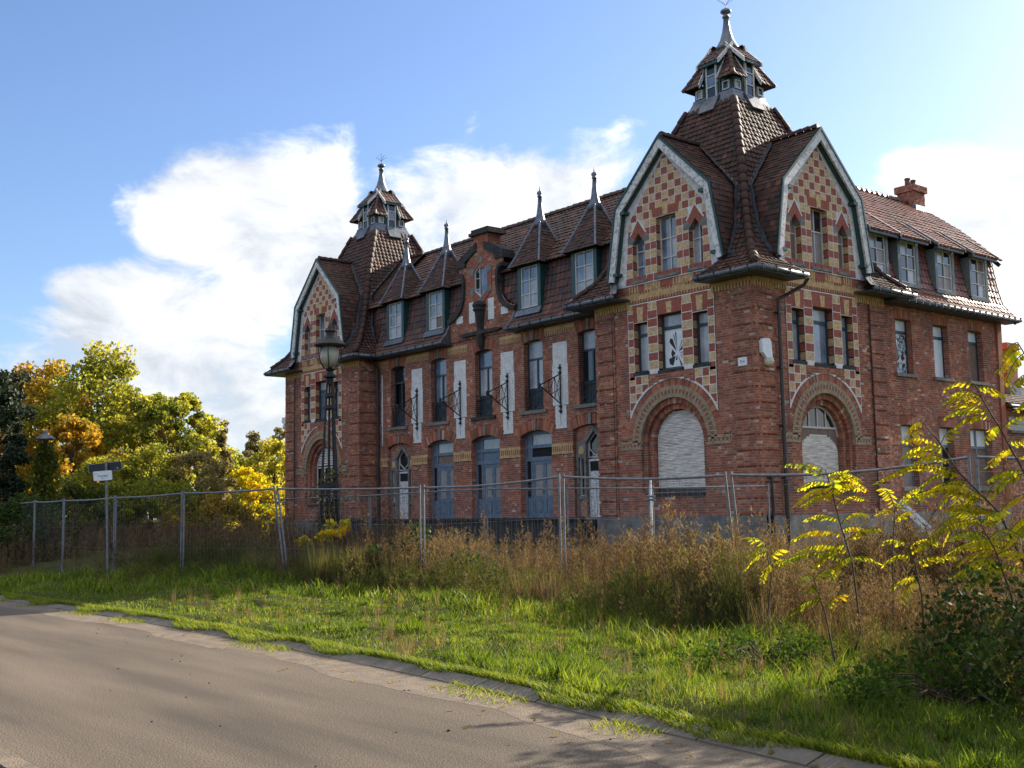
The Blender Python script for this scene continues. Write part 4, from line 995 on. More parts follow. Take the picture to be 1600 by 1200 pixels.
ridge_tiles(wr, [(-3.3, 5.2, 13.28), (-3.3, 14.6, 13.28)], 'tile_red', .13)
ge = MB(); F_E = Fr((-3.3, 14.3), (-1, 0), (0, 1)); ge.fprism(F_E, [(-3.1, 0), (3.1, 0), (3.2, 8.3), (2.8, 10.6), (0, 13.2), (-2.8, 10.6), (-3.2, 8.3)], -.3, .0); ge.build('end_wall', 'brick', mansion)
vg = MB(); vp = [(-3.66, 8.15), (-3.38, 8.45), (-3.15, 8.85), (-2.98, 9.5), (-2.8, 10.45), (-3.2, 10.42), (-1.65, 11.95), (0, 13.27), (1.65, 11.95), (3.2, 10.42)]
vg.fstrip(F_E, vp[5:], inset(vp[5:], .16), .25, .33); vg.fstrip(F_E, vp[:5], inset(vp[:5], .12), .25, .33); vg.build('verge_board', 'slate_paint', mansion)
gut = MB(); gut.path([F_W.p(WS0 + .1, .60, 8.23), F_W.p(0, .60, 8.23), F_W.p(WS1 + .5, .60, 8.23)], .065, 10); gut.build('gutter', 'zinc', mansion, smooth=True)
gb = MB()
for k in range(20): x = WS0 + .3 + k * .41; gb.fbox(F_W, x - .02, x + .02, .53, .68, 8.15, 8.31)
gb.build('gutter_brackets', 'galv', mansion, kind='stuff')
sf = MB(); sf.fbox(F_W, WS0, WS1 + .5, 0, .54, 8.14, 8.2); sf.build('soffit', 'slate_paint', mansion)
for i, c in enumerate((-3.9, -2.1, .18, 2.46)):
    ob = MB(); ob.fbox(F_W, c - .58, c + .58, -1.5, .04, 8.98, 10.5); dm = ob.build('dormer', 'greygreen_paint', mansion)
    # slate hung cheeks
    ck = MB()
    for r_ in range(7):
        for s in (-1, 1): ck.fbox(F_W, *sorted((c + s * .58, c + s * .605)), -.9, .06, 8.98 + r_ * .22, 8.98 + r_ * .22 + .205, random.random())
    ck.build('slate_cheek', 'slate_paint', dm)
    fm = MB()
    for s in (-1, 1): fm.fbox(F_W, *sorted((c + s * .47, c + s * .62)), -.2, .13, 8.9, 10.5)
    fm.fbox(F_W, c - .62, c + .62, -.2, .16, 8.82, 8.95); fm.fbox(F_W, c - .62, c + .62, -.2, .12, 10.36, 10.5); fm.build('dormer_frame', 'greygreen_paint', dm)
    window(F_W, c, 8.95, 10.38, .47, .1, 'cream_paint', [(0, .34, 2, ['dark', 'grey'] if i != 2 else 'panel'), (.34, .67, 2, ['dark', 'panel'] if i != 1 else 'dark'), (.67, 1, 2, ['grey', 'dark'] if i < 3 else ['dark', 'ply'])], bar=.05, parent=dm)
    rf, tl2 = MB(), MB(); dp = [(.42, 10.40), (-.75, 11.32)]
    sheet(rf, F_W, dp, lambda z: c - .85, lambda z: c + .85, 4, drop=.03); tiles(tl2, F_W, dp, lambda z: c - .85, lambda z: c + .85, seed=130 + i)
    rf.fbox(F_W, c - .84, c + .84, .3, .40, 10.30, 10.38); rf.build('dormer_roof', 'slate_paint', dm); tl2.build('roof_tiles', 'tile_red', dm, kind='stuff')
    for s in (-1, 1): vb = MB(); vb.fprism(Fr(F_W.p(0, 0, 0)[:2], F_W.n, F_W.t), [(.46, 10.36), (.46, 10.48), (-.75, 11.42), (-.75, 11.3)], c + s * .87 - .02, c + s * .87 + .02); vb.build('verge_board', 'galv', dm)
ch = MB(); ch2 = MB()
for fr, a in ((Fr((-3.3, 13.68), (1, 0), (0, -1)), .34), (Fr((-2.96, 14.1), (0, 1), (1, 0)), .42), (Fr((-3.64, 14.1), (0, -1), (-1, 0)), .42)): bricks(BRK, MOR, fr, -a, a, 12.5, 13.75, 0, seed=141); bricks(BRK, MOR, fr, -a - .08, a + .08, 13.7, 13.95, .08, depth=.1, seed=142)
ch.box(-3.62, -2.98, 13.70, 14.5, 12.4, 13.72); ch.box(-3.70, -2.90, 13.62, 14.58, 13.70, 13.97)
cho = ch.build('chimney', 'stone_dark', mansion)
for y in (13.9, 14.3): ch2 = MB(); ch2.lathe((-3.3, y, 0), [(.11, 13.95), (.10, 14.22), (.12, 14.24), (.12, 14.29), (.09, 14.31)], 10); ch2.build('chimney_pot', 'tile_red', cho)
fl = MB(); fl.lathe((-3.3, 14.1, 0), [(.72, 12.85), (.66, 13.12), (.5, 13.14)], 4, rot=math.pi / 4); fl.build('flashing', 'lead', cho)

# ---- plinths, core, terrace, pipes and fittings
pl = MB()
pl.fbox(F_A, -3.36, 3.36, -.4, .06, -.3, ZB); pl.fbox(F_B, -3.36, 3.36, -.4, .06, -.3, ZB); pl.fbox(F_R, -3.2, 3.36, -.4, .06, -.3, ZB - .002); pl.fbox(F_W, WS0, WS1, -.4, .07, -.3, ZB - .004)
pl.fbox(F_M, MS0 + .05, MS1 - .05, -.4, .10, -.3, ZB - .01); pl.fbox(F_BS, -.45, .45, -.4, .055, -.3, ZB - .006)
pl.build('plinth', 'plinth', mansion)
te = MB(); te.box(-21.2, -6.75, -.75, .80, -.3, ZB - .06); te.box(-21.25, -6.7, -.82, -.55, ZB - .058, ZB + .02); te.build('terrace', 'stone_dark', mansion)
co = MB(); co.box(-27.5, -.55, .85, 6.2, -.2, 8.35) if False else None
co.box(-6.1, -.56, .56, 6.3, -.2, 8.9); co.box(-27.4, -21.9, .56, 6.3, -.2, 8.9); co.box(-21.9, -6.1, 1.35, 6.3, -.2, 8.9); co.box(-6.1, -.56, 6.3, 14.0, -.2, 8.9)
co.build('dark_backing', 'void', mansion)  # unseen dark core boxes, added to stop light passing through the hollow shell
bw = MB(); bw.box(-27.9, -6.6, 6.3, 6.45, 0, 8.35); bw.box(-6.6, -6.45, 6.45, 14.2, 0, 8.35); bw.box(-27.93, -27.8, .02, 6.45, 0, 8.9); bw.build('back_wall', 'brick', mansion)
mo_o = MOR.build('wall', 'mortar', mansion); BRK.build('bricks', 'brick', mo_o, kind='stuff')
YEL.build('yellow_brickwork', 'yellow_brick', mansion, kind='stuff'); RED.build('red_brickwork', 'block_red', mansion, kind='stuff'); BUF.build('buff_brickwork', 'buff_brick', mansion, kind='stuff')
# downpipes
dp = MB(); P = F_R.p; x = -2.28
dp.path([P(-1.55, .62, 8.24), P(-1.6, .5, 8.05), P(-2.1, .16, 7.72), P(x, .08, 7.62), P(x, .08, 7.4), P(x, .08, 4), P(x, .08, 2.35)], .055, 8)
dp.path([P(x, .08, 2.37), P(x, .085, .5)], .065, 8)
for z in (7.2, 5.6, 3.9, 2.4): dp.fbox(F_R, x - .09, x + .09, -.02, .15, z, z + .05)
dp.build('downpipe', 'pipe_brown', mansion)
dp = MB(); dp.path([P(-2.95, .1, 2.5), P(-2.95, .1, .4)], .045, 8); dp.fbox(F_R, -3.05, -2.85, .02, .16, 2.42, 2.52); dp.build('downpipe', 'iron', mansion)
dp = MB(); q = F_M.p; dp.path([q(MS0 + .25, .45, 8.22), q(MS0 + .2, .12, 7.9), q(MS0 + .2, .1, 5), q(MS0 + .2, .1, .9)], .055, 8); dp.build('downpipe', 'pipe_brown', mansion)
dp = MB(); dp.path([F_A.p(-2.44, .06, 7.95), F_A.p(-2.44, .06, 6), F_A.p(-2.44, .06, 1.4)], .012, 5); dp.build('conductor', 'iron', mansion)
dp = MB(); dp.path([F_B.p(-2.30, .06, 7.95), F_B.p(-2.30, .06, 1.4)], .03, 5); dp.build('downpipe', 'pipe_brown', mansion)
dp = MB(); dp.path([F_R.p(2.36, .05, 7.95), F_R.p(2.36, .05, 1.4)], .022, 5); dp.build('conductor', 'iron', mansion)
# floodlight / siren box and name plate on the near corner
fl = MB(); fl.fprism(F_R, [(-3.14, 6.0), (-2.98, 5.86), (-2.72, 5.84), (-2.72, 6.02), (-2.76, 6.36), (-2.84, 6.42), (-3.08, 6.40), (-3.16, 6.32)], .0, .13)
flo = fl.build('alarm_box', 'plate_white', mansion)
g_ = MB(); g_.lathe(P(-2.86, .09, 0), [(.05, 5.62), (.12, 5.66), (.15, 5.74), (.14, 5.85), (.10, 5.87)], 10); g_.build('lamp', 'plastic_cream', flo)
npl = MB(); npl.fbox(F_A, 2.66, 2.98, .0, .03, 5.66, 5.90); npo = npl.build('name_plate', 'plate_white', mansion)
fl = MB(); fl.fprism(F_B, [(-3.75, 6.0), (-3.55, 5.9), (-3.32, 5.95), (-3.32, 6.2), (-3.7, 6.25)], -.3, -.05); flo = fl.build('alarm_box', 'plate_white', mansion)
g_ = MB(); q = F_B.p(-3.62, -.18, 0); g_.lathe((q[0], q[1], 0), [(.05, 5.66), (.12, 5.7), (.14, 5.8), (.1, 5.9)], 10); g_.build('lamp', 'plastic_cream', flo)
def text_mesh(txt, size, name, material, parent, fr, s, d, z):
    cu = bpy.data.curves.new('t', 'FONT'); cu.body = txt; cu.size = size; cu.align_x = 'CENTER'; cu.align_y = 'CENTER'; cu.resolution_u = 2
    ob = bpy.data.objects.new('t', cu); COL.objects.link(ob); dg = bpy.context.evaluated_depsgraph_get()
    me0 = ob.evaluated_get(dg).to_mesh(); vs = [fr.p(s + v.co.x, d, z + v.co.y) for v in me0.vertices]; fs = [tuple(p.vertices) for p in me0.polygons]
    mb = MB(); mb.add(vs, fs); bpy.data.objects.remove(ob); bpy.data.curves.remove(cu)
    return mb.build(name, material, parent)
text_mesh('Thel', .1, 'lettering', 'ink', npo, F_A, 2.82, .034, 5.78)
# low annexe behind the right wing
ann = empty('outbuilding', (-1.5, 19, 0), 'low brick outbuilding with tall chimney behind the end of the right wing', 'building')
ab, am = MB(), MB(); F_N = Fr((-.6, 17.6), (0, 1), (1, 0)); bricks(ab, am, F_N, -3.2, 3.2, 0, 5.15, 0, rect and (lambda z: [(-2.2, 1.2)] if 4.3 < z < 4.85 else []), seed=150)
w_ = am.build('wall', 'mortar', ann); ab.build('bricks', 'brick', w_, kind='stuff')
x_ = MB(); x_.box(-4.5, -.75, 14.5, 20.8, 0, 5.1); x_.build('back_wall', 'brick', ann)
window(F_N, -.5, 4.3, 4.85, 1.7, -.1, 'cream_paint', [(0, .5, 1, 'dark'), (.5, 1, 1, 'dark')], parent=ann, sill=(.1, .12, .1))
un, tl = MB(), MB(); sheet(un, F_N, [(.5, 5.2), (-2.2, 6.4)], lambda z: -3.2, lambda z: 3.5); tiles(tl, F_N, [(.5, 5.2), (-2.2, 6.4)], lambda z: -3.2, lambda z: 3.5, seed=151)
r_ = un.build('roof', 'underlay', ann); tl.build('roof_tiles', 'tile_dark', r_, kind='stuff')
c_ = MB(); c_.box(-2.0, -1.3, 16.9, 17.7, 5.3, 7.7); c_.box(-2.08, -1.22, 16.82, 17.78, 7.55, 7.8); cc = c_.build('chimney', 'brick', ann)
c_ = MB(); c_.lathe((-1.65, 17.3, 0), [(.62, 5.6), (.6, 6.1), (.52, 6.12)], 4, rot=math.pi / 4); c_.build('flashing', 'lead', cc)
c_ = MB(); c_.path([(-.05, 14.5, 5.14), (-.05, 20.9, 5.14)], .06, 8); c_.build('gutter', 'zinc', ann)
# ------------------------------------------------------------------ ground, road, kerb
mat('soil', (.060, .060, .020), (.040, .052, .012), scale=1.2, rough=1.0, spec=.05, bump=.6, bscale=14, grime=((.085, .068, .035), .7), gscale=2.5)
def road_material():
    m = bpy.data.materials.new('asphalt'); m.use_nodes = True; t = m.node_tree; K = t.links.new; p = t.nodes['Principled BSDF']
    g = N(t, 'ShaderNodeTexCoord'); co = g.outputs['Object']
    v = N(t, 'ShaderNodeTexVoronoi', i_Scale=95.0); K(co, v.inputs['Vector'])
    n1_ = N(t, 'ShaderNodeTexNoise', i_Scale=.7, i_Detail=6.0); mp = N(t, 'ShaderNodeMapping'); mp.inputs['Scale'].default_value = (.28, 1.9, 1); K(co, mp.inputs[0]); K(mp.outputs[0], n1_.inputs['Vector'])
    n2_ = N(t, 'ShaderNodeTexNoise', i_Scale=85.0, i_Detail=4.0); K(co, n2_.inputs['Vector'])
    c1 = N(t, 'ShaderNodeValToRGB'); c1.color_ramp.elements[0].position = .32; c1.color_ramp.elements[0].color = (.062, .051, .040, 1); c1.color_ramp.elements[1].position = .68; c1.color_ramp.elements[1].color = (.145, .119, .093, 1); K(n1_.outputs[0], c1.inputs[0])
    c2 = N(t, 'ShaderNodeValToRGB'); c2.color_ramp.elements[0].position = .40; c2.color_ramp.elements[0].color = (.35, .35, .35, 1); c2.color_ramp.elements[1].position = .62; c2.color_ramp.elements[1].color = (1.7, 1.62, 1.52, 1); K(n2_.outputs[0], c2.inputs[0])
    m1 = N(t, 'ShaderNodeMix', data_type='RGBA', blend_type='MULTIPLY'); m1.inputs[0].default_value = 1; K(c1.outputs[0], m1.inputs[6]); K(c2.outputs[0], m1.inputs[7])
    c3 = N(t, 'ShaderNodeValToRGB'); c3.color_ramp.elements[0].color = (.8, .8, .8, 1); c3.color_ramp.elements[1].color = (1.15, 1.1, 1.05, 1); K(v.outputs['Color'], c3.inputs[0])
    m2 = N(t, 'ShaderNodeMix', data_type='RGBA', blend_type='MULTIPLY'); m2.inputs[0].default_value = 1; K(m1.outputs[2], m2.inputs[6]); K(c3.outputs[0], m2.inputs[7])
    K(m2.outputs[2], p.inputs['Base Color']); p.inputs['Roughness'].default_value = .8; p.inputs['Specular IOR Level'].default_value = .3
    b = N(t, 'ShaderNodeBump', i_Strength=.6, i_Distance=.01); K(n2_.outputs[0], b.inputs['Height']); K(b.outputs[0], p.inputs['Normal'])
    MATS['asphalt'] = m
road_material()
mat('sand', (.185, .14, .10), (.11, .083, .06), scale=5, rough=.95, bump=.8, bscale=60)
KX, KY = [-400, -5.9, 2.3, 8, 11.6, 14.4, 16.4, 20, 30, 300], [-18.95, -18.87, -18.72, -18.89, -19.14, -19.48, -19.70, -20.0, -20.6, -24]
kerb_y = lambda x: float(np.interp(x, KX, KY))
def sstep(a, b, x): t = np.clip((x - a) / (b - a), 0, 1); return t * t * (3 - 2 * t)
def gh(x, y):
    x = np.asarray(x, float); y = np.asarray(y, float)
    ky = np.interp(x, KX, KY)
    v = sstep(-.05, .35, y - ky)
    h = -.05 + v * (.13 + .035 * np.sin(x * 1.7 + y * .9) + .03 * np.sin(x * .63 - y * 1.9 + 1) + .02 * np.sin(3.1 * x + 2.3 * y) + .055 * np.sin(4.3 * x + 1.9 * np.sin(2.1 * y)) * np.sin(4.9 * y + 1.3 * np.sin(1.7 * x)) * sstep(.3, 1.2, y - ky))
    h = h + .30 * sstep(-17.5, -13.5, y) * sstep(3, -3, x) + .10 * sstep(-17, -12, y)
    h = h + .10 * sstep(-23.3, -23.8, y)
    return h
xs = np.concatenate([[-900, -500, -250, -150, -100, -70, -50, -40], np.arange(-32, 28, .4), [32, 45, 70, 120, 250, 500, 900]])
ys = np.concatenate([[-300, -120, -60, -40, -32], np.arange(-27, -9, .18), np.arange(-9, 16, .8), [20, 30, 45, 70, 120, 250, 500, 900, 1500]])
XX, YY = np.meshgrid(xs, ys); ZZ = gh(XX, YY)
V = np.stack([XX.ravel(), YY.ravel(), ZZ.ravel()], 1); nx = len(xs)
I, Jx = np.meshgrid(np.arange(len(ys) - 1), np.arange(nx - 1), indexing='ij'); a = (I * nx + Jx).ravel()
ground = np_mesh('ground', V, np.stack([a, a + 1, a + nx + 1, a + nx], 1), 'soil', smooth=True); ground['kind'] = 'structure'
rx = np.concatenate([np.arange(-400, -20, 20.), np.arange(-20, 30, .6), np.arange(30, 300, 20.)])
rd = MB()
for a, b in zip(rx, rx[1:]):
    rd.add([(a, -23.42, 0), (b, -23.42, 0), (b, kerb_y(b) - .15, 0), (a, kerb_y(a) - .15, 0)], [(0, 1, 2, 3)])
road = rd.build('road', 'asphalt'); road['kind'] = 'structure'
# sandy margin between asphalt and gutter slabs
sm = MB(); rg = random.Random(3)
for a, b in zip(rx, rx[1:]):
    q = lambda x: .52 + .10 * math.sin(x * 1.3) + .07 * math.sin(x * 3.7 + 1) + .03 * math.sin(x * 9)
    sm.add([(a, kerb_y(a) - .30 - q(a) * .8, .0015), (b, kerb_y(b) - .30 - q(b) * .8, .0015), (b, kerb_y(b) - .15, .006), (a, kerb_y(a) - .15, .006)], [(0, 1, 2, 3)])
so = sm.build('road_margin', 'sand'); so['kind'] = 'structure'
# gutter of concrete slabs
kb = bpy.data.objects.new('kerb', None); COL.objects.link(kb); kb['kind'] = 'structure'; kb.location = (5, -18.9, 0)
x = -14.0; i = 0
while x < 22:
    mb = MB(); g0 = .008; za, zb_ = .012 + rg.uniform(-.006, .006), .03 + rg.uniform(-.006, .008)
    y0, y1 = kerb_y(x), kerb_y(x + 1)
    mb.hexa([(x + g0, y0 - .17, -.1), (x + 1 - g0, y1 - .17, -.1), (x + 1 - g0, y1 + .02, -.1), (x + g0, y0 + .02, -.1), (x + g0, y0 - .17, za), (x + 1 - g0, y1 - .17, za), (x + 1 - g0, y1 + .02, zb_ + .03), (x + g0, y0 + .02, zb_ + .03)])
    mb.build('kerb_slab', 'concrete', kb); x += 1.0
kb2 = bpy.data.objects.new('kerb', None); COL.objects.link(kb2); kb2['kind'] = 'structure'; kb2.location = (10, -23.5, 0)
x = -6.0
while x < 22:
    mb = MB(); mb.box(x + .006, x + .994, -23.58, -23.42, -.1, .035 + rg.uniform(-.005, .005)); mb.build('kerb_stone', 'sand', kb2); x += 1.0

# ------------------------------------------------------------------ blades: grass and weeds as joined ribbons
def blades(P, H, W, A, lean, rnd, bend=.35):
    """P (n,3) roots, H heights, W widths, A facing angle, lean (n,2) horizontal offset of the tip"""
    n = len(P); c, s = np.cos(A) * W * .5, np.sin(A) * W * .5
    side = np.stack([c, s, np.zeros(n)], 1)
    mid = P + np.stack([lean[:, 0] * bend, lean[:, 1] * bend, H * .6], 1); tip = P + np.stack([lean[:, 0], lean[:, 1], H], 1)
    V = np.stack([P - side, P + side, mid + side * .75, mid - side * .75, tip], 1).reshape(-1, 3)
    b = np.arange(n)[:, None] * 5
    F = np.concatenate([b + np.array([[0, 1, 2]]), b + np.array([[0, 2, 3]]), b + np.array([[3, 2, 4]])], 1).reshape(-1, 3)
    return V, F, np.repeat(rnd, 3)
GR = [(0, (.035, .07, .010)), (.35, (.13, .21, .02)), (.7, (.33, .39, .036)), (.88, (.46, .44, .075)), (1, (.52, .43, .18))]
mat('grass', (.1, .15, .02), (.08, .12, .02), scale=.8, rough=.55, rnd=GR, trans=.6, spec=.35)
def sample_px(n, p0, p1, Dlo, Dhi):
    """points spread evenly over the ground between two depth curves, seen between columns p0 and p1"""
    px = RNG.uniform(p0, p1, n * 3); lo, hi = Dlo(px), Dhi(px); u = RNG.uniform(0, 1, n * 3)
    D = np.sqrt(lo ** 2 + u * (hi ** 2 - lo ** 2))
    w = (hi ** 2 - lo ** 2); keep = RNG.uniform(0, 1, n * 3) < w / w.max()
    px, D = px[keep][:n], D[keep][:n]
    lat = (px - 800) / 1784.26 * D
    x = CAM.x + Fh.x * D + Rh.x * lat; y = CAM.y + Fh.y * D + Rh.y * lat
    return x, y, D, px
DW = lambda px: np.interp(px, [-400, 0, 300, 450, 600, 700, 900, 1000, 1200, 1400, 1600, 1900], [28, 27, 26, 24.0, 22.4, 20.6, 17.0, 15.6, 13.0, 10.8, 9.2, 8.4])
def kerb_np(x): return np.interp(x, KX, KY)
# verge grass: fine near the camera, coarser away
def patch(n, p0, p1, Dlo, Dhi, hmin, hmax, wid, clump=0.0):
    x, y, D, px = sample_px(n, p0, p1, Dlo, Dhi)
    k = y > kerb_np(x) - .02 + .12 * np.abs(np.sin(x * 2.1) * np.sin(x * 5.3 + 1)) - .06
    x, y, D = x[k], y[k], D[k]; n = len(x)
    cl = .5 + .5 * np.sin(x * 2.3 + 1.3 * np.sin(y * 1.9)) * np.sin(y * 2.7 + x * .7)      # tufts
    edge = np.clip((y - kerb_np(x)) / .6, .35, 1)
    H = RNG.uniform(hmin, hmax, n) * (.55 + .75 * cl) * edge
    far = np.clip(D / 12, .8, 2.2); W = wid * far * RNG.uniform(.7, 1.3, n)
    a = RNG.uniform(0, 2 * np.pi, n); ln = H * RNG.uniform(.15, .9, n)
    lean = np.stack([np.cos(a) * ln, np.sin(a) * ln], 1); P = np.stack([x, y, gh(x, y) - .01], 1)
    dry = .5 + .5 * np.sin(x * .9 + y * 1.4) * np.sin(y * .8 - x * .5 + 2)
    r = np.clip(RNG.normal(.42, .2, n) + .22 * (dry - .5) + .1 * (cl - .5) + (RNG.random(n) < .05) * .4, 0, 1)
    return blades(P, H, W, RNG.uniform(0, np.pi, n), lean, r)
parts = [patch(90000, 700, 1720, lambda p: np.full_like(p, 6.2), lambda p: np.maximum(DW(p) + 1.5, 9), .03, .085, .006),
         patch(70000, -60, 1250, lambda p: np.full_like(p, 11.), lambda p: DW(p) + 1.5, .03, .08, .008),
         patch(18000, 1000, 1750, lambda p: np.full_like(p, 7.0), lambda p: DW(p) + 1.5, .07, .16, .007),
         patch(14000, -60, 1300, lambda p: DW(p) - 3, lambda p: DW(p) + 2, .10, .26, .011)]
def join(parts):
    Vs, Fs, Rs, o = [], [], [], 0
    for V, F, R in parts: Vs.append(V); Fs.append(F + o); Rs.append(R); o += len(V)
    return np.concatenate(Vs), np.concatenate(Fs), np.concatenate(Rs)
x = RNG.uniform(-8, 20, 26000); u = RNG.random(26000); ov = .24 * np.clip(np.sin(x * 1.1 + 2 * np.sin(x * .37)) * .5 + .5 * np.sin(x * 2.9 + 1) + .25, 0, 1); y = kerb_np(x) + .15 - u * (ov + .12); n = len(x); H = RNG.uniform(.03, .10, n); a = RNG.normal(-1.57, .8, n)
parts.append(blades(np.stack([x, y, np.maximum(gh(x, y), .035) - .01 + .03 * (y > kerb_np(x))], 1), H, np.full(n, .009), RNG.uniform(0, 3.14, n), np.stack([np.cos(a) * H * .9, np.sin(a) * H * .9], 1), np.clip(RNG.normal(.5, .25, n), 0, 1)))
V, F, R = join(parts); o = np_mesh('grass', V, F, 'grass', rnd=R, kind='stuff'); tag(o, 'short bright green grass on the verge beside the road', 'grass')
# grass growing in the sandy margin
x = RNG.uniform(-4, 18, 5200); y = kerb_np(x) - .19 - RNG.random(5200) ** 2 * .35; k = (np.sin(x * 1.9) * np.sin(x * .77 + 2) > .25); x, y = x[k], y[k]; n = len(x); H = RNG.uniform(.02, .07, n)
a = RNG.uniform(0, 6.28, n); V, F, R = blades(np.stack([x, y, np.full(n, .003)], 1), H, np.full(n, .009), a, np.stack([np.cos(a) * H, np.sin(a) * H], 1), np.clip(RNG.normal(.65, .2, n), 0, 1))
o = np_mesh('margin_grass', V, F, 'grass', rnd=R, kind='stuff'); tag(o, 'thin tufts of grass growing in the sandy edge of the road', 'grass')

# weeds
VERGE_EXTRA = True
WR = [(0, (.05, .033, .027)), (.25, (.10, .055, .042)), (.5, (.185, .108, .08)), (.68, (.38, .28, .19)), (.76, (.17, .16, .05)), (.88, (.11, .14, .03)), (1, (.06, .09, .02))]
mat('weed', (.15, .1, .05), (.08, .06, .03), scale=1.0, rough=.7, rnd=WR, trans=.55, spec=.3)
def ribbon_set(items):
    P = np.array([i[0] for i in items]); T = np.array([i[1] for i in items]); W = np.array([i[2] for i in items]); R = np.array([i[3] for i in items])
    n = len(P); d = T - P; side = np.cross(d, RNG.normal(size=(n, 3))); side /= (np.linalg.norm(side, axis=1)[:, None] + 1e-9); side *= (W * .5)[:, None]
    m = P + d * .5 + np.array([0, 0, .0]); V = np.stack([P - side * .6, P + side * .6, m + side, m - side, T], 1).reshape(-1, 3)
    b = np.arange(n)[:, None] * 5
    F = np.concatenate([b + np.array([[0, 1, 2]]), b + np.array([[0, 2, 3]]), b + np.array([[3, 2, 4]])], 1).reshape(-1, 3)
    return V, F, np.repeat(R, 3)
def tpl_stalk(rg, h, ntw, col, spread=.16, twig=.13, tuft=True):
    it = []; lx, ly = rg.gauss(0, .08) * h, rg.gauss(0, .08) * h; base = .02
    p = lambda t: np.array([lx * t * t, ly * t * t, h * t])
    for k in range(3): it.append((p(k / 3) - [0, 0, .005], p((k + 1) / 3), .007, base + col * .3))
    for k in range(ntw):
        t = .30 + .70 * rg.random() ** .8; a = rg.random() * 6.28; l = twig * (1.25 - t) * (.6 + rg.random()) + .03
        q = p(t); e = q + np.array([math.cos(a) * l * .65, math.sin(a) * l * .65, l * (.5 + .5 * rg.random())])
        it.append((q, e, .006 if tuft else .005, min(1, max(0, col + rg.gauss(0, .09)))))
        if tuft:
            for m in range(3):
                e2 = e + np.array([rg.gauss(0, .02), rg.gauss(0, .02), rg.gauss(.012, .015)]); it.append((q * .35 + e * .65, e2, .009, min(1, max(0, col + rg.gauss(.06, .1)))))
    return ribbon_set(it)
def tpl_tuft(rg, h, n, col, w=.006):
    it = []
    for k in range(n):
        a = rg.random() * 6.28; l = h * (.6 + .5 * rg.random()); sp = rg.random() * .35 * h; b = np.array([rg.gauss(0, .05), rg.gauss(0, .05), 0])
        it.append((b, b + np.array([math.cos(a) * sp, math.sin(a) * sp, l]), w, min(1, max(0, col + rg.gauss(0, .07)))))
    return ribbon_set(it)
rg = random.Random(11)
T_brown = [tpl_stalk(rg, rg.uniform(.8, 1.2), 26, rg.uniform(.2, .5)) for _ in range(10)]
T_tan = [tpl_stalk(rg, rg.uniform(.7, 1.1), 22, .60) for _ in range(5)]
T_straw = [tpl_tuft(rg, rg.uniform(.55, .85), 34, .64) for _ in range(5)]
T_green = [tpl_tuft(rg, rg.uniform(.7, 1.0), 60, .82) for _ in range(4)]
T_herb = [tpl_stalk(rg, rg.uniform(.4, .8), 24, .86, twig=.2) for _ in range(5)]
def scatter(tpls, x, y, smin, smax, z=None):
    n = len(x); ang = RNG.uniform(0, 2 * np.pi, n); sc = RNG.uniform(smin, smax, n); pick = RNG.integers(0, len(tpls), n); z = gh(x, y) - .02 if z is None else z
    sc = sc * (.55 + .9 * noise2(x, y, 1.25) * noise2(y + 4, x, .6) ** .5)
    res = []
    for k, (V, F, R) in enumerate(tpls):
        idx = np.nonzero(pick == k)[0]
        if not len(idx): continue
        c, s = np.cos(ang[idx]), np.sin(ang[idx])
        Vx = (V[None, :, 0] * c[:, None] - V[None, :, 1] * s[:, None]) * sc[idx][:, None] + x[idx][:, None]
        Vy = (V[None, :, 0] * s[:, None] + V[None, :, 1] * c[:, None]) * sc[idx][:, None] + y[idx][:, None]
        Vz = V[None, :, 2] * sc[idx][:, None] + z[idx][:, None]
        VV = np.stack([Vx, Vy, Vz], 2).reshape(-1, 3); FF = (F[None] + (np.arange(len(idx)) * len(V))[:, None, None]).reshape(-1, 3)
        res.append((VV, FF, np.clip(np.tile(R, len(idx)) + np.repeat(RNG.normal(0, .08, len(idx)) + .22 * (noise2(x[idx] * 1.0, y[idx], .9) - .5), len(R)), 0, 1)))
    return join(res)
clear = lambda x, y: ~((x < .6) & (y > -.9))                     # not inside the mansion
def noise2(x, y, f): return .5 + .25 * (np.sin(x * f + 1.7 * np.sin(y * f * .6)) + np.sin(y * f * 1.3 + 1.1 * np.sin(x * f * .8 + 2)))
def weeds(name, label, tpls, n, p0, p1, Dlo, Dhi, smin, smax, thr=0, fq=.7, ph=0):
    x, y, D, px = sample_px(n, p0, p1, Dlo, Dhi); k = clear(x, y) & (noise2(x + ph, y, fq) * .8 + .2 * noise2(y, x + ph, 3.1) > thr); x, y = x[k], y[k]
    V, F, R = scatter(tpls, x, y, smin, smax); o = np_mesh(name, V, F, 'weed', rnd=R, kind='stuff'); tag(o, label, 'weeds'); return o
DWf = lambda p: DW(p) + .2
weeds('dry_weeds', 'tall brown seeded weeds standing along the wire fence', T_brown, 3300, 430, 1750, DWf, lambda p: DW(p) + 4.5, .55, .98, .38)
weeds('dry_weeds', 'brown weeds filling the ground between fence and mansion', T_brown, 1500, 250, 1700, lambda p: DW(p) + 4.5, lambda p: np.maximum(DW(p) + 12, 30), .55, .9, .36)
weeds('dry_weeds', 'brown weeds around the saplings before the right wing', T_brown, 1100, 1180, 1780, lambda p: DW(p) + .3, lambda p: DW(p) + 6, .75, 1.1, .2, .8, 2)
weeds('dark_weeds', 'shaded brown weeds below the trees left of the mansion', T_brown, 1500, -120, 460, lambda p: DW(p) + 1.0, lambda p: DW(p) + 16, .6, 1.1, .2)
weeds('pale_weeds', 'pale tan feathery weeds among the brown ones by the fence', T_tan, 800, 480, 1700, DWf, lambda p: DW(p) + 5, .7, 1.05, .48, 1.1, 3)
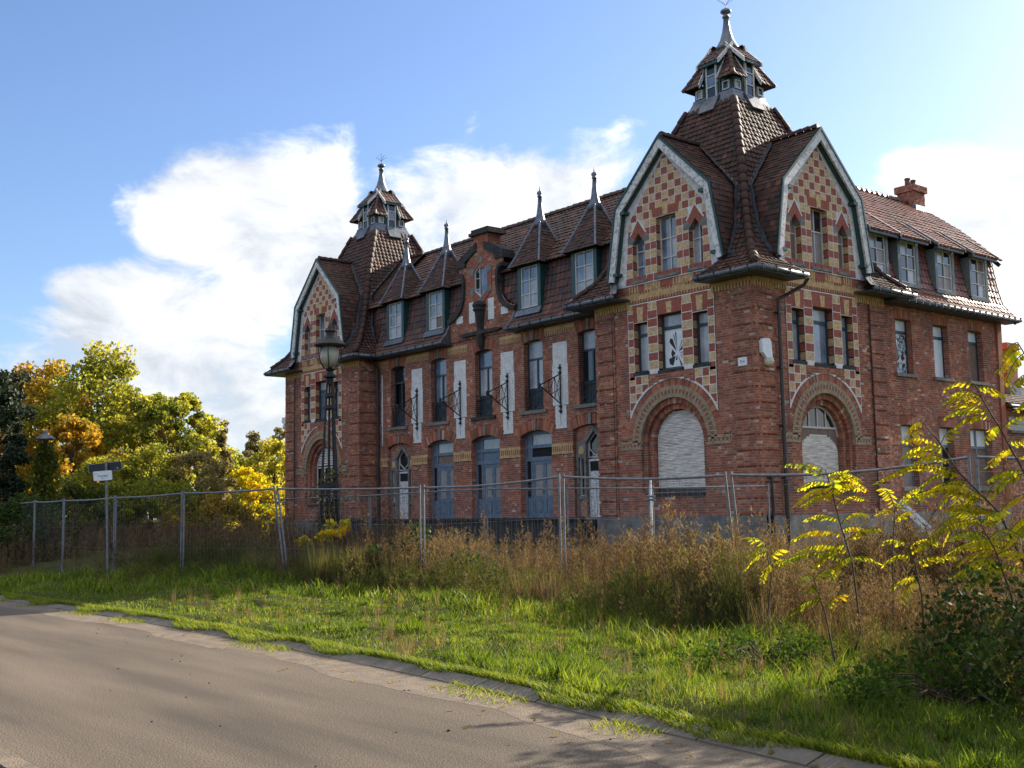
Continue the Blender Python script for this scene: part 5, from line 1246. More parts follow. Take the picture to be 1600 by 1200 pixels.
weeds('straw_grass', 'straw coloured grass tufts leaning at the foot of the fence', T_straw, 900, 380, 1600, lambda p: DW(p) - .5, lambda p: DW(p) + 4.5, .6, 1.0, .45, 1.3, 7)
weeds('green_weeds', 'low green herbs at the edge of the weeds', T_herb, 2600, 150, 1720, lambda p: DW(p) - 1.3, lambda p: DW(p) + 3, .4, .95, .30, 1.0, 5)
x, y, D, px = sample_px(42, 1120, 1215, lambda p: np.full_like(p, 14.0), lambda p: np.full_like(p, 15.6)); V, F, R = scatter(T_green, x, y, .8, 1.15)
o = np_mesh('broom_shrub', V, F, 'weed', rnd=R, kind='stuff'); tag(o, 'dense upright green broom shrub below the leaning fence posts', 'shrub')
x, y, D, px = sample_px(50, 470, 570, lambda p: np.full_like(p, 22.3), lambda p: np.full_like(p, 24.5)); V, F, R = scatter(T_green, x, y, .6, .95)
o = np_mesh('green_grass_clump', V, F, 'weed', rnd=R, kind='stuff'); tag(o, 'grey green grass clump in front of the fence beside the ivy mound', 'grass')

# verge: tussocks, dead stalks and flat herbs among the grass
T_tus = []
for k in range(8):
    it = []; g_ = random.Random(400 + k); hh = g_.uniform(.09, .19)
    for j in range(46):
        a = g_.random() * 6.28; l = hh * (.5 + .6 * g_.random()); sp = (.15 + .75 * g_.random()) * l; b = np.array([g_.gauss(0, .05), g_.gauss(0, .05), 0]); it.append((b, b + np.array([math.cos(a) * sp, math.sin(a) * sp, l]), .009, min(1, max(0, g_.gauss(.34, .16)))))
    T_tus.append(ribbon_set(it))
def verge_pts(n, p0, p1, d0, thr, fq, ph):
    x, y, D, px = sample_px(n, p0, p1, lambda p: np.full_like(p, d0), lambda p: DW(p) + .6); k = (y > kerb_np(x) + .12) & (noise2(x + ph, y - ph, fq) > thr); return x[k], y[k]
x, y = verge_pts(2600, 300, 1720, 6.5, .5, 1.7, 0); V, F, R = scatter(T_tus, x, y, .6, 1.25); o = np_mesh('grass_tussocks', V, F, 'grass', rnd=R, kind='stuff'); tag(o, 'coarser darker grass tussocks scattered over the verge', 'grass')
x, y = verge_pts(420, 200, 1700, 7, .45, 1.2, 6); V, F, R = scatter(T_straw, x, y, .18, .5); o = np_mesh('dry_grass', V, F, 'weed', rnd=R, kind='stuff'); tag(o, 'thin dry straw stalks standing in the green verge', 'grass')
x, y = verge_pts(160, 600, 1700, 7, .4, 1.9, 9); V, F, R = scatter(T_brown, x, y, .25, .55); o = np_mesh('dead_stalks', V, F, 'weed', rnd=R, kind='stuff'); tag(o, 'short dead brown stalks in the verge grass', 'weeds')
# taller stalks that stand out above the weeds, some bent over
T_tall = [tpl_stalk(rg, rg.uniform(1.2, 1.6), 30, rg.uniform(.3, .6), twig=.2) for _ in range(6)]
x, y, D, px = sample_px(90, 560, 1700, lambda p: DW(p) + .3, lambda p: DW(p) + 6); k = clear(x, y); V, F, R = scatter(T_tall, x[k], y[k], .7, 1.1); o = np_mesh('tall_stalks', V, F, 'weed', rnd=R, kind='stuff'); tag(o, 'single tall seeded stalks rising above the brown weeds', 'weeds')

# ------------------------------------------------------------------ leaves
LY = [(0, (.14, .20, .018)), (.3, (.36, .42, .025)), (.55, (.66, .60, .03)), (.8, (.82, .62, .03)), (1, (.70, .38, .025))]
mat('leaf_yellow', (.3, .25, .03), (.2, .2, .02), scale=3, rough=.7, rnd=LY, trans=.72, spec=.12)
LG = [(0, (.012, .03, .008)), (.4, (.03, .06, .012)), (.75, (.06, .10, .018)), (1, (.16, .17, .025))]
mat('leaf_green', (.03, .06, .01), (.02, .04, .01), scale=3, rough=.6, rnd=LG, trans=.35, spec=.2)
LO = [(0, (.14, .13, .035)), (.3, (.32, .27, .05)), (.55, (.52, .38, .06)), (.8, (.58, .35, .055)), (1, (.46, .23, .04))]
mat('leaf_orange', (.3, .2, .03), (.2, .12, .02), scale=3, rough=.55, rnd=LO, trans=.75, spec=.3)
LYG = [(0, (.09, .115, .03)), (.35, (.22, .25, .05)), (.65, (.40, .40, .075)), (1, (.60, .53, .11))]
mat('leaf_lime', (.2, .2, .03), (.12, .14, .02), scale=3, rough=.55, rnd=LYG, trans=.75, spec=.3)
LB = [(0, (.08, .07, .035)), (.5, (.22, .18, .08)), (1, (.44, .36, .15))]
mat('leaf_brown', (.1, .08, .03), (.06, .05, .02), scale=3, rough=.6, rnd=LB, trans=.4, spec=.3)
LC = [(0, (.014, .026, .014)), (.5, (.03, .05, .024)), (1, (.07, .09, .035))]
mat('leaf_conifer', (.02, .03, .02), (.012, .02, .012), scale=3, rough=.6, rnd=LC, trans=.15, spec=.3)
mat('bark', (.07, .05, .037), (.035, .026, .02), scale=6, rough=.95, bump=.8, bscale=20)
mat('bark_pine', (.22, .10, .05), (.09, .05, .035), scale=4, rough=.95, bump=.8, bscale=16)
mat('stem', (.09, .05, .03), (.05, .03, .02), scale=9, rough=.8)
def leaf_cloud(C, n, rad, size, flat=.8, seed=0, rmu=.5, rsd=.22, droop=0.0, topgrad=0.0):
    """n leaf faces spread round each centre of C"""
    g = np.random.default_rng(seed); C = np.asarray(C); idx = g.integers(0, len(C), n)
    o = g.normal(size=(n, 3)); o /= np.linalg.norm(o, axis=1)[:, None]; o *= (g.random(n) ** .45)[:, None] * rad[idx][:, None]; o[:, 2] *= flat
    P = C[idx] + o; u = g.normal(size=(n, 3)); u /= np.linalg.norm(u, axis=1)[:, None]; u[:, 2] -= droop; w = np.cross(u, g.normal(size=(n, 3))); w /= np.linalg.norm(w, axis=1)[:, None]
    s = size * g.uniform(.6, 1.35, n); u *= (s * .5)[:, None]; w *= (s * .36)[:, None]
    V = np.stack([P - u, P + w, P + u, P - w], 1).reshape(-1, 3); F = np.arange(n * 4).reshape(-1, 4)
    cc = g.normal(0, .13, len(C))
    R = np.clip(g.normal(rmu, rsd, n) + cc[idx] + topgrad * (P[:, 2] - P[:, 2].mean()) / (np.ptp(P[:, 2]) + .01), 0, 1)
    return V, F, R
def tree(name, px, D, h, rad, leaf, label, seed, group=None, n=9000, size=.24, trunk=.03, start=.25, bark='bark', shape='round', clumps=60, rmu=.5, z0=0.0, lean=0.0, loc=None, csize=.16, nlimb=None):
    g = random.Random(seed); base = loc if loc is not None else at(px, D, z0); base = Vector((base[0], base[1], float(gh(base[0], base[1])) - .1 if loc is None else base[2]))
    t = empty(name, base, label, 'tree', group)
    tr = MB(); tp = []
    for k in range(7):
        u = k / 6; tp.append(base + Vector((lean * h * u + g.gauss(0, .012) * h * u, g.gauss(0, .012) * h * u, h * (.93 if shape in ('cone', 'column') else .80) * u)))
    r0 = h * trunk; tr.path(tp, [r0 * (1 - .9 * k / 6) + .01 for k in range(7)], 7)
    C, Rr = [], []
    for i in range(clumps):
        u = start + (1 - start) * (i + .5) / clumps
        if shape == 'round': w = math.sin(math.pi * min(1, (u - start) / (1 - start) * .86 + .12)) ** .7
        elif shape == 'cone': w = max(.06, (1 - (u - start) / (1 - start)) ** .9)
        elif shape == 'column': w = .55 + .45 * math.sin(math.pi * (u - start) / (1 - start))
        else: w = .5 + .5 * math.sin(math.pi * (u - start) / (1 - start))
        a = i * 2.399 + g.gauss(0, .4); rr = rad * w * (.35 + .65 * math.sqrt(g.random()))
        q = u * .93 * 6; k = min(5, int(q)); ax = tp[k].lerp(tp[k + 1], q - k); ax.z = base.z + h * .95 * u
        c = ax + Vector((math.cos(a) * rr, math.sin(a) * rr, h * .04 * g.gauss(0, 1)))
        if shape == 'cone': c.z -= rr * .25
        C.append(tuple(c)); Rr.append(rad * csize * g.uniform(.75, 1.5) * (1.2 if shape != 'cone' else .9))
        if i % 2 == 0 or nlimb:
            v = max(0.08, u - .12 - .1 * g.random()); q = v * .93 * 6; k = min(5, int(q)); b0 = tp[k].lerp(tp[k + 1], q - k)
            m = b0.lerp(c, .5) + Vector((g.gauss(0, .05) * rr, g.gauss(0, .05) * rr, -.06 * rr))
            tr.path([b0, m, c], [r0 * (1 - v) * .38 + .012, r0 * .2 * (1 - v) + .01, .008], 5)
    tr.build('trunk', bark, t)
    V, F, R = leaf_cloud(C, n, np.array(Rr), size, seed=seed, rmu=rmu, topgrad=.12)
    np_mesh('crown', V, F, leaf, t, rnd=R); return t
G = 'autumn trees beyond the fence left of the mansion'
tree('conifer_tree', -28, 40, 7.0, 1.8, 'leaf_conifer', 'dark dense conifer at the edge of the wood beside the ivy clad post', 1, G, n=24700, size=0.140, start=.04, shape='column', clumps=120, csize=0.154)
tree('oak_tree', 65, 62, 9.74, 3.9, 'leaf_orange', 'broad orange leaved oak behind the dark conifer', 2, G, n=18050, size=0.210, start=.22, clumps=75, rmu=.52)
tree('oak_tree', 150, 60, 10.09, 3.7, 'leaf_lime', 'tallest yellow green tree with open spreading top', 3, G, n=16150, size=0.210, start=.30, clumps=75, rmu=.62)
tree('beech_tree', 112, 54, 6.09, 2.1, 'leaf_orange', 'small bright orange tree in front of the tall yellow green one', 4, G, n=10450, size=0.175, start=.16, clumps=45, rmu=.68)
tree('lime_tree', 210, 64, 8.18, 3.2, 'leaf_lime', 'yellow green tree leaning between the tallest tree and the pine', 5, G, n=12350, size=0.210, start=.25, clumps=55, rmu=.55)
tree('pine_tree', 256, 57, 7.6, 1.8, 'leaf_lime', 'sparse pine with bare reddish trunk', 6, G, n=3000, size=0.18, start=.66, bark='bark_pine', clumps=22, csize=0.168, lean=-.05, trunk=.016, nlimb=1, rmu=.12)
tree('birch_tree', 275, 60, 8.09, 2.4, 'leaf_lime', 'light green tree rising behind the bare pine trunk', 7, G, n=12350, size=0.196, start=.22, clumps=50, rmu=.6)
tree('larch_tree', 345, 66, 6.79, 1.5, 'leaf_brown', 'narrow brownish larch standing apart from the wood', 8, G, n=8550, size=0.168, start=.08, shape='cone', clumps=70, rmu=.85, csize=0.140)
tree('willow_tree', 308, 52, 4.26, 2.0, 'leaf_brown', 'low grey brown bush in front of the larch', 9, G, n=8550, size=0.140, start=.1, clumps=45, rmu=.95)
tree('maple_tree', 425, 62, 5.22, 2.4, 'leaf_lime', 'yellow bush close to the far tower', 10, G, n=10450, size=0.175, start=.08, clumps=50, rmu=.85)
tree('maple_tree', 385, 56, 3.48, 1.9, 'leaf_yellow', 'bright yellow low bush between larch and far tower', 11, G, n=8550, size=0.154, start=.06, clumps=40, rmu=.62)
tree('poplar_tree', 395, 88, 8.00, 2.6, 'leaf_brown', 'thin bare poplar far behind the yellow bushes', 12, G, n=6500, size=0.210, start=.2, shape='cone', clumps=40, rmu=.8, trunk=.015)
tree('poplar_tree', 438, 96, 8.70, 2.2, 'leaf_brown', 'airy grey poplar showing just beside the far tower', 13, G, n=7000, size=0.210, start=.2, clumps=40, rmu=.85, trunk=.015)
tree('hazel_bush', 190, 44, 2.61, 1.9, 'leaf_lime', 'green yellow hazel bush behind the road sign', 14, G, n=7980, size=0.119, start=.05, clumps=40, rmu=.42)
tree('hazel_bush', 255, 46, 2.61, 2.0, 'leaf_lime', 'dull green hazel bush under the pine', 15, G, n=7980, size=0.119, start=.05, clumps=40, rmu=.3)
tree('hazel_bush', 120, 42, 2.52, 1.8, 'leaf_green', 'dark green bush left of the road sign', 16, G, n=7600, size=0.112, start=.05, clumps=40, rmu=.75)
tree('hazel_bush', 330, 44, 1.91, 1.9, 'leaf_orange', 'rusty low bush behind the fence near the larch', 17, G, n=6840, size=0.112, start=.05, clumps=36, rmu=.3)
tree('hazel_bush', 40, 36, 2.00, 1.9, 'leaf_green', 'dark bush at the foot of the dark conifer', 18, G, n=7980, size=0.105, start=.03, clumps=40, rmu=.6)
tree('oak_tree', 15, 66, 9.22, 3.2, 'leaf_orange', 'yellow orange oak showing above the dark conifer', 19, G, n=11400, size=0.210, start=.3, clumps=55, rmu=.45)
tree('hazel_bush', 235, 52, 4.52, 2.2, 'leaf_lime', 'dense green yellow bush between the pine trunk and the orange tree', 21, G, n=9500, size=0.140, start=.05, clumps=45, rmu=.5)
tree('hazel_bush', 160, 50, 4.00, 2.0, 'leaf_lime', 'yellow green bush just behind the two sign plates', 22, G, n=8740, size=0.140, start=.05, clumps=45, rmu=.55)
tree('birch_tree', 318, 70, 7.31, 2.2, 'leaf_lime', 'yellow green birch between the bare pine and the larch', 23, G, n=9000, size=.2, start=.12, clumps=55, rmu=.6)
tree('maple_tree', 365, 72, 5.22, 2.6, 'leaf_lime', 'olive yellow maple behind the larch', 24, G, n=9000, size=.2, start=.08, clumps=55, rmu=.45)
tree('maple_tree', 455, 66, 4.70, 2.4, 'leaf_lime', 'yellow maple partly hidden by the far tower', 25, G, n=8000, size=.2, start=.08, clumps=50, rmu=.75)
# shade tree beside the road, right of the view
tree('roadside_tree', 0, 0, 6.6, 3.0, 'leaf_green', 'leafy green tree on the verge right of the bramble thicket', 20, None, n=15000, size=0.112, start=.3, clumps=50, loc=(17.5, -11.4, 0.0), rmu=.7)

x, y = verge_pts(1500, 500, 1720, 6.6, .42, 2.3, 3); n = len(x); C = np.stack([x, y, gh(x, y) + .03], 1); mat('leaf_clover', (.06, .11, .02), (.04, .08, .015), scale=3, rough=.85, rnd=[(0, (.03, .06, .012)), (.5, (.07, .13, .02)), (1, (.16, .22, .035))], trans=.45, spec=.1)
V, F, R = leaf_cloud(C, n * 12, RNG.uniform(.05, .13, n), .035, flat=.35, seed=77, rmu=.6, rsd=.2); o = np_mesh('clover', V, F, 'leaf_clover', rnd=R, kind='stuff'); tag(o, 'flat green clover and plantain leaves in the verge', 'plants')
# ------------------------------------------------------------------ saplings with feathered yellow leaves
def W3(px, py, D):
    v = cF + cR * ((px - 800) / 1784.26) + cU * ((600 - py) / 1784.26); return CAM + v * (D / 1.0)
def frond(mb, base, tip, rg, col):
    L_ = (tip - base).length; n = max(6, int(L_ / .034)); up = Vector((0, 0, 1)); d = (tip - base).normalized(); sd = d.cross(up).normalized()
    pts = [base + (tip - base) * (k / n) + up * (.16 * L_ * math.sin(math.pi * k / n * .9)) for k in range(n + 1)]
    mb.path(pts, [.004 * (1 - .7 * k / n) + .001 for k in range(n + 1)], 4, .15)
    for k in range(1, n + 1):
        for s in (-1, 1):
            l = (.06 + .032 * math.sin(math.pi * k / (n + 1))) * rg.uniform(.8, 1.2); w = l * rg.uniform(.30, .38)
            a = (sd * s * .75 + d * .45 - up * rg.uniform(.25, .9)).normalized(); b = a.cross(d).normalized().cross(a).normalized()
            p = pts[k]; q = [p, p + a * l * .3 + b * w * .5, p + a * l * .75 + b * w * .42, p + a * l, p + a * l * .75 - b * w * .42, p + a * l * .3 - b * w * .5]
            fold = up * -.006; q = [q[0], q[1] + fold, q[2] + fold, q[3], q[4] + fold, q[5] + fold]
            mb.add([tuple(x) for x in q], [(0, 1, 2, 3), (0, 3, 4, 5)], min(1, max(0, col + rg.gauss(0, .2))))
def sapling(label, stem, fr_list, D, seed, col=.5, group='yellow leaved saplings'):
    rg = random.Random(seed); pts = [W3(x, y, D) for x, y in stem]
    root = Vector((pts[0].x + rg.uniform(-.1, .1), pts[0].y, float(gh(pts[0].x, pts[0].y)) - .03)); pts = [root] + pts
    t = empty('sapling', root, label, 'sapling', group)
    mb = MB(); mb.path(pts, [.010 * (1 - .75 * k / (len(pts) - 1)) + .002 for k in range(len(pts))], 6); mb.build('stem', 'stem', t)
    fr_list = list(fr_list) + [(bx + rg.uniform(-4, 4), by + rg.uniform(2, 16), tx + rg.uniform(-26, 26), ty + rg.uniform(-4, 26)) for bx, by, tx, ty in fr_list if rg.random() < .3]
    for (bx, by, tx, ty) in fr_list:
        lf = MB(); dd = D + rg.uniform(-.25, .25); b = W3(bx, by, D); e = W3(tx, ty, dd)
        frond(lf, b, e, rg, min(.85, max(.2, col + rg.gauss(0, .12)))); lf.build('leaf', 'leaf_yellow', t)
sapling('sapling with feathered yellow green leaves in front of the boarded arch', [(1345, 985), (1332, 880), (1312, 815), (1296, 755), (1290, 735)],
        [(1290, 735, 1250, 728), (1292, 742, 1340, 750), (1296, 755, 1248, 765), (1298, 758, 1346, 764), (1302, 775, 1256, 792), (1306, 790, 1350, 782), (1312, 812, 1262, 812), (1314, 818, 1352, 806), (1318, 835, 1240, 845), (1322, 845, 1372, 828), (1326, 860, 1246, 866), (1330, 868, 1298, 905), (1330, 872, 1370, 880), (1300, 770, 1318, 738), (1322, 850, 1280, 880)], 11.2, 31, .5)
sapling('sapling with yellow leaves arching before the right wing windows', [(1610, 985), (1600, 880), (1560, 800), (1497, 737), (1474, 699), (1441, 658)],
        [(1441, 658, 1420, 672), (1474, 699, 1412, 690), (1470, 694, 1488, 672), (1476, 702, 1418, 708), (1497, 737, 1398, 742), (1485, 720, 1432, 724), (1497, 737, 1440, 762), (1510, 750, 1436, 784), (1510, 750, 1470, 790), (1540, 780, 1466, 768), (1560, 800, 1455, 842), (1570, 815, 1480, 800), (1590, 850, 1470, 880), (1600, 880, 1520, 860), (1600, 890, 1490, 905), (1540, 780, 1570, 750), (1530, 770, 1480, 826)], 10.2, 32, .58)
sapling('taller sapling with yellow leaves reaching above the wing sill', [(1640, 960), (1625, 800), (1600, 737), (1560, 665), (1538, 629), (1523, 600)],
        [(1523, 600, 1480, 606), (1526, 606, 1568, 618), (1538, 629, 1478, 632), (1534, 622, 1490, 618), (1545, 642, 1480, 652), (1550, 650, 1498, 664), (1560, 665, 1540, 690), (1575, 690, 1612, 700), (1580, 700, 1548, 728), (1600, 737, 1545, 752), (1600, 740, 1550, 778), (1612, 770, 1560, 805), (1612, 775, 1640, 740), (1590, 715, 1625, 720), (1620, 800, 1575, 838), (1565, 670, 1600, 652)], 10.0, 33, .6)
sapling('yellow sapling tip at the outer end of the right wing', [(1680, 960), (1660, 760), (1630, 620), (1605, 560), (1590, 535)],
        [(1590, 535, 1566, 560), (1595, 545, 1562, 582), (1600, 552, 1572, 600), (1605, 560, 1640, 570), (1615, 585, 1580, 612), (1630, 620, 1590, 640), (1640, 660, 1600, 690)], 9.6, 34, .6)
sapling('small yellow sapling at the foot of the leaning fence posts', [(1200, 960), (1205, 900), (1196, 850)], [(1196, 850, 1168, 842), (1198, 855, 1172, 868), (1200, 862, 1166, 888), (1203, 872, 1222, 860), (1204, 880, 1192, 905)], 12.0, 35, .45)
sapling('small yellow sapling below the white plank', [(1396, 960), (1395, 860), (1398, 792)], [(1398, 792, 1380, 765), (1398, 792, 1436, 764), (1399, 796, 1456, 776), (1397, 800, 1376, 802), (1396, 815, 1420, 800)], 11.5, 36, .6)
sapling('yellow sapling shoots half hidden in the brown weeds', [(1300, 1010), (1290, 960), (1270, 900)], [(1270, 900, 1250, 910), (1272, 905, 1300, 890), (1285, 935, 1240, 960), (1290, 950, 1318, 930)], 10.6, 37, .5)
sapling('low yellow sapling in front of the tallest one at the verge', [(1590, 1010), (1580, 930), (1555, 860), (1530, 815)], [(1530, 815, 1490, 806), (1532, 818, 1570, 800), (1540, 835, 1486, 842), (1545, 842, 1590, 838), (1555, 860, 1500, 880), (1558, 866, 1604, 872), (1566, 890, 1520, 915)], 9.4, 38, .6)
sapling('leafy yellow shoot beside the arching sapling', [(1445, 1000), (1440, 930), (1430, 880), (1418, 850)], [(1418, 850, 1385, 846), (1420, 855, 1456, 846), (1426, 868, 1384, 880), (1430, 880, 1470, 874), (1434, 900, 1396, 918)], 10.4, 39, .55)
# yellow bush behind the fence near the lamp
t = empty('yellow_bush', at(532, 27), 'small bright yellow bush behind the fence at the foot of the lamp', 'bush')
b_ = at(532, 27); C = np.array([(b_.x + random.gauss(0, .35), b_.y + random.gauss(0, .35), .5 + random.random() * 1.0) for _ in range(16)])
V, F, R = leaf_cloud(C, 700, np.full(16, .2), .13, seed=5, rmu=.7); np_mesh('leaves', V, F, 'leaf_yellow', t, rnd=R)
mb = MB(); [mb.path([(b_.x, b_.y, 0), ((b_.x + c[0]) / 2, (b_.y + c[1]) / 2, c[2] * .6), tuple(c)], [.015, .01, .004], 5) for c in C]; mb.build('stem', 'stem', t)
# bramble at the right
def bush(name, label, px, D, rx, rz, n, size, leaf, seed, cat='bush', zc=.5, clumps=26, rmu=.5):
    g = random.Random(seed); c0 = at(px, D); zg = float(gh(c0.x, c0.y)); t = empty(name, (c0.x, c0.y, zg), label, cat); C = []
    for i in range(clumps):
        a = g.random() * 6.28; r = rx * math.sqrt(g.random()); C.append((c0.x + math.cos(a) * r, c0.y + math.sin(a) * r, zg + .05 + rz * g.random() * math.sqrt(max(.05, 1 - (r / rx) ** 2))))
    V, F, R = leaf_cloud(C, n, np.full(clumps, rx * .3), size, seed=seed, rmu=rmu); k = V.reshape(-1, 4, 3)[:, :, 2].min(1) > zg - .02; V = V.reshape(-1, 4, 3)[k].reshape(-1, 3); R = R[k]; F = np.arange(len(V)).reshape(-1, 4)
    np_mesh('leaves', V, F, leaf, t, rnd=R)
    mb = MB(); [mb.path([(c0.x + g.gauss(0, .1), c0.y + g.gauss(0, .1), zg - .02), ((c0.x + c[0]) / 2, (c0.y + c[1]) / 2, c[2] * .7 + .1), c], [.012, .008, .003], 5) for c in C]; mb.build('stem', 'stem', t); return t
bush('bramble_thicket', 'dark leafy bramble thicket at the verge beside the saplings', 1665, 8.8, 1.15, 1.0, 6500, .05, 'leaf_green', 51, rmu=.5)
bush('bramble_thicket', 'low green nettle patch in the grass before the bramble', 1470, 9.0, .9, .34, 2600, .045, 'leaf_clover', 52, rmu=.35)
bush('bramble_thicket', 'low nettle patch in the grass below the broom shrub', 1180, 11.2, .75, .26, 1800, .045, 'leaf_clover', 53, rmu=.4)
bush('ivy_mound', 'round dark ivy mound just behind the upright fence posts', 622, 23.4, .85, 1.05, 3400, .085, 'leaf_green', 54, 'ivy', rmu=.5)
bush('ivy_mound', 'smaller ivy heap right of the upright fence posts', 735, 21.5, .7, .62, 2200, .08, 'leaf_green', 55, 'ivy', rmu=.6)
# ------------------------------------------------------------------ wire fence
def fence_panel(a, b, label, group, lean=(0, 0), za=0, zb=0, h=2.0, nv=27, sag=0.0, wr=.0022):
    """a,b: ground points; lean: sideways shift of the tops along the view's right"""
    A = Vector((a.x, a.y, float(gh(a.x, a.y)) * .3 + za + .05)); B = Vector((b.x, b.y, float(gh(b.x, b.y)) * .3 + zb + .05)); d = (B - A).normalized(); A = A + d * .05; B = B - d * .05
    TA = A + Vector((0, 0, h)) + Rh * lean[0]; TB = B + Vector((0, 0, h)) + Rh * lean[1]
    t = empty('wire_fence', (A + B) / 2 - Vector((0, 0, .05)), label, 'fence', group)
    for p, q in ((A, TA), (B, TB)): mb = MB(); mb.tube(p - Vector((0, 0, .12)), q + (q - p).normalized() * .06, .021, n=8); mb.build('post', 'galv', t, smooth=False)
    top = [TA.lerp(TB, k / 8) - Vector((0, 0, sag * math.sin(math.pi * k / 8))) for k in range(9)]
    mb = MB(); mb.path(top, .021, 8); mb.build('rail', 'galv', t); mb = MB(); mb.path([A.lerp(B, k / 4) for k in range(5)], .016, 6); mb.build('rail', 'galv', t)
    w = MB()
    for k in range(1, nv):
        u = k / nv; w.tube(A.lerp(B, u), TA.lerp(TB, u) - Vector((0, 0, sag * math.sin(math.pi * u))), wr, n=3, cap=False)
    for z in (.12, .38, .64, .9, .94):
        w.tube(A.lerp(TA, z), B.lerp(TB, z), wr * 1.15, n=3, cap=False)
    w.build('wire_mesh', 'galv', t, kind='stuff')
    return t
FN = 'wire fence panels along the verge'
P1 = [(-70, 41), (10, 37), (55, 34), (100, 31.2), (180, 28.6), (285, 26.2), (450, 24.0), (657, 22.3), (874, 19.95), (1150, 17.5), (1516, 16.0), (1900, 14.6)]
PL = ['wire fence panel at the far end under the dark conifer', 'wire fence panel below the ivy clad post', 'wire fence panel behind and left of the road sign', 'wire fence panel right behind the road sign pole',
      'wire fence panel between the road sign and the thick post', 'wire fence panel below the yellow bushes and far tower', 'wire fence panel in front of the lamp and the ivy mound', 'wire fence panel in front of the blue doors',
      'wire fence panel in front of the roller shutter', 'wire fence panel with bent rail in front of the boarded arch', 'wire fence panel behind the tallest sapling']
LE = {6: (-.28, 0), 5: (0, -.28), 8: (0, -.16), 9: (-.16, 0)}
ZO = {8: .10, 9: .02, 10: .16}
for i, (p, q) in enumerate(zip(P1, P1[1:])):
    l = LE.get(i, (0, 0)); fence_panel(at(*p), at(*q), PL[i], FN, l, ZO.get(i, 0), ZO.get(i + 1, 0), wr=.0015 if i < 6 else .003, sag=(.05 if i in (8, 7) else (.09 if i == 9 else .02)))
FN2 = 'second row of wire fence panels close to the mansion'
P2 = [(430, 42), (500, 38), (576, 34.6), (660, 31.6), (756, 29.6), (880, 28), (1013, 27), (1198, 28.6)]
PL2 = ['inner wire fence panel before the far tower', 'inner wire fence panel behind the street lamp', 'inner wire fence panel before the white entrance door', 'inner wire fence panel before the first blue door', 'inner wire fence panel before the middle blue door', 'inner wire fence panel left of the roller shutter', 'inner wire fence panel below the roller shutter']
for i, (p, q) in enumerate(zip(P2, P2[1:])): fence_panel(at(*p), at(*q), PL2[i], FN2, nv=24, h=1.98, wr=.0022)
for i, (px, D) in enumerate(P1[6:10]):
    p = at(px, D); mb = MB(); z = float(gh(p.x, p.y)) * .3; mb.hexa([(p.x - .35, p.y - .12, z - .1), (p.x + .35, p.y - .12, z - .1), (p.x + .35, p.y + .12, z - .1), (p.x - .35, p.y + .12, z - .1), (p.x - .28, p.y - .09, z + .12), (p.x + .28, p.y - .09, z + .12), (p.x + .28, p.y + .09, z + .12), (p.x - .28, p.y + .09, z + .12)])
    o = mb.build('concrete_block', 'concrete'); tag(o, ('concrete block under the leaning pair of posts left of the lamp', 'concrete block under the upright posts by the ivy mound', 'concrete block under the posts beside the roller shutter', 'concrete block under the leaning posts by the corner tower')[i], 'concrete block', 'concrete blocks holding the fence')
# white scaffold standard by the shutter
p = at(1013, 26.6); mb = MB(); mb.tube((p.x, p.y, .0), (p.x, p.y, 2.28), .024, n=8); o = empty('steel_post', (p.x, p.y, 0), 'pale steel post clamped to the inner fence below the roller shutter', 'post'); mb.build('post', 'plate_white', o)
mb = MB(); [mb.tube((p.x - .12, p.y, z), (p.x + .12, p.y, z), .03, n=6) for z in (1.82, 1.9)]; mb.build('clamp', 'galv', o)

# ------------------------------------------------------------------ street lamp
lp = at(514, 28.5); LX, LYY = lp.x, lp.y; ux, uy = Rh.x, Rh.y; vx, vy = Fh.x, Fh.y
lamp = empty('street_lamp', (LX, LYY, 0), 'old black iron street lamp on four lattice legs with round globe', 'street lamp')
Q = lambda a, b, z: (LX + ux * a + vx * b, LYY + uy * a + vy * b, z)
hl = lambda z: .30 - .235 * z / 5.0
for a, b in ((-1, -.55), (1, -.55), (-.35, 1), (.45, 1)):
    mb = MB(); mb.path([Q(a * hl(z), b * hl(z), z) for z in (-.1, 1, 2.5, 4, 5.02)], [.042, .040, .035, .030, .027], 8); mb.build('leg', 'iron', lamp)
for z in (1.1, 2.32, 4.28, 4.58):
    mb = MB(); h = hl(z) + .03; mb.lathe((LX, LYY, 0), [(h, z - .05), (h + .025, z - .04), (h + .025, z + .04), (h, z + .05)], 10); mb.build('collar', 'iron', lamp)
    for a in range(6): pass
mb = MB()
for z0, z1 in ((1.1, 2.3), (2.32, 2.32)):
    if z1 > z0:
        mb.tube(Q(-hl(z0), -.5 * hl(z0), z0), Q(hl(z1), -.5 * hl(z1), z1), .012, n=5); mb.tube(Q(hl(z0), -.5 * hl(z0), z0), Q(-hl(z1), -.5 * hl(z1), z1), .012, n=5)
mb.build('cross_brace', 'iron', lamp)
mb = MB(); mb.lathe((LX, LYY, 0), [(.06, 4.86), (.07, 5.0), (.17, 5.04), (.17, 5.08), (.10, 5.13), (.07, 5.18), (.12, 5.24), (.06, 5.28)], 12); mb.build('lamp_base', 'iron', lamp, smooth=False)
for k in range(6):
    t = k * math.pi / 3 + .35; mb = MB(); mb.path([(LX + r * math.cos(t), LYY + r * math.sin(t), z) for r, z in ((.06, 5.2), (.17, 5.27), (.26, 5.42), (.30, 5.62), (.30, 5.84))], .013, 6); mb.build('lamp_arm', 'iron', lamp)
mb = MB(); mb.lathe((LX, LYY, 0), [(.02, 5.28), (.12, 5.31), (.2, 5.4), (.24, 5.53), (.235, 5.66), (.19, 5.77), (.12, 5.83)], 20); mb.build('globe', 'globe', lamp, smooth=True)
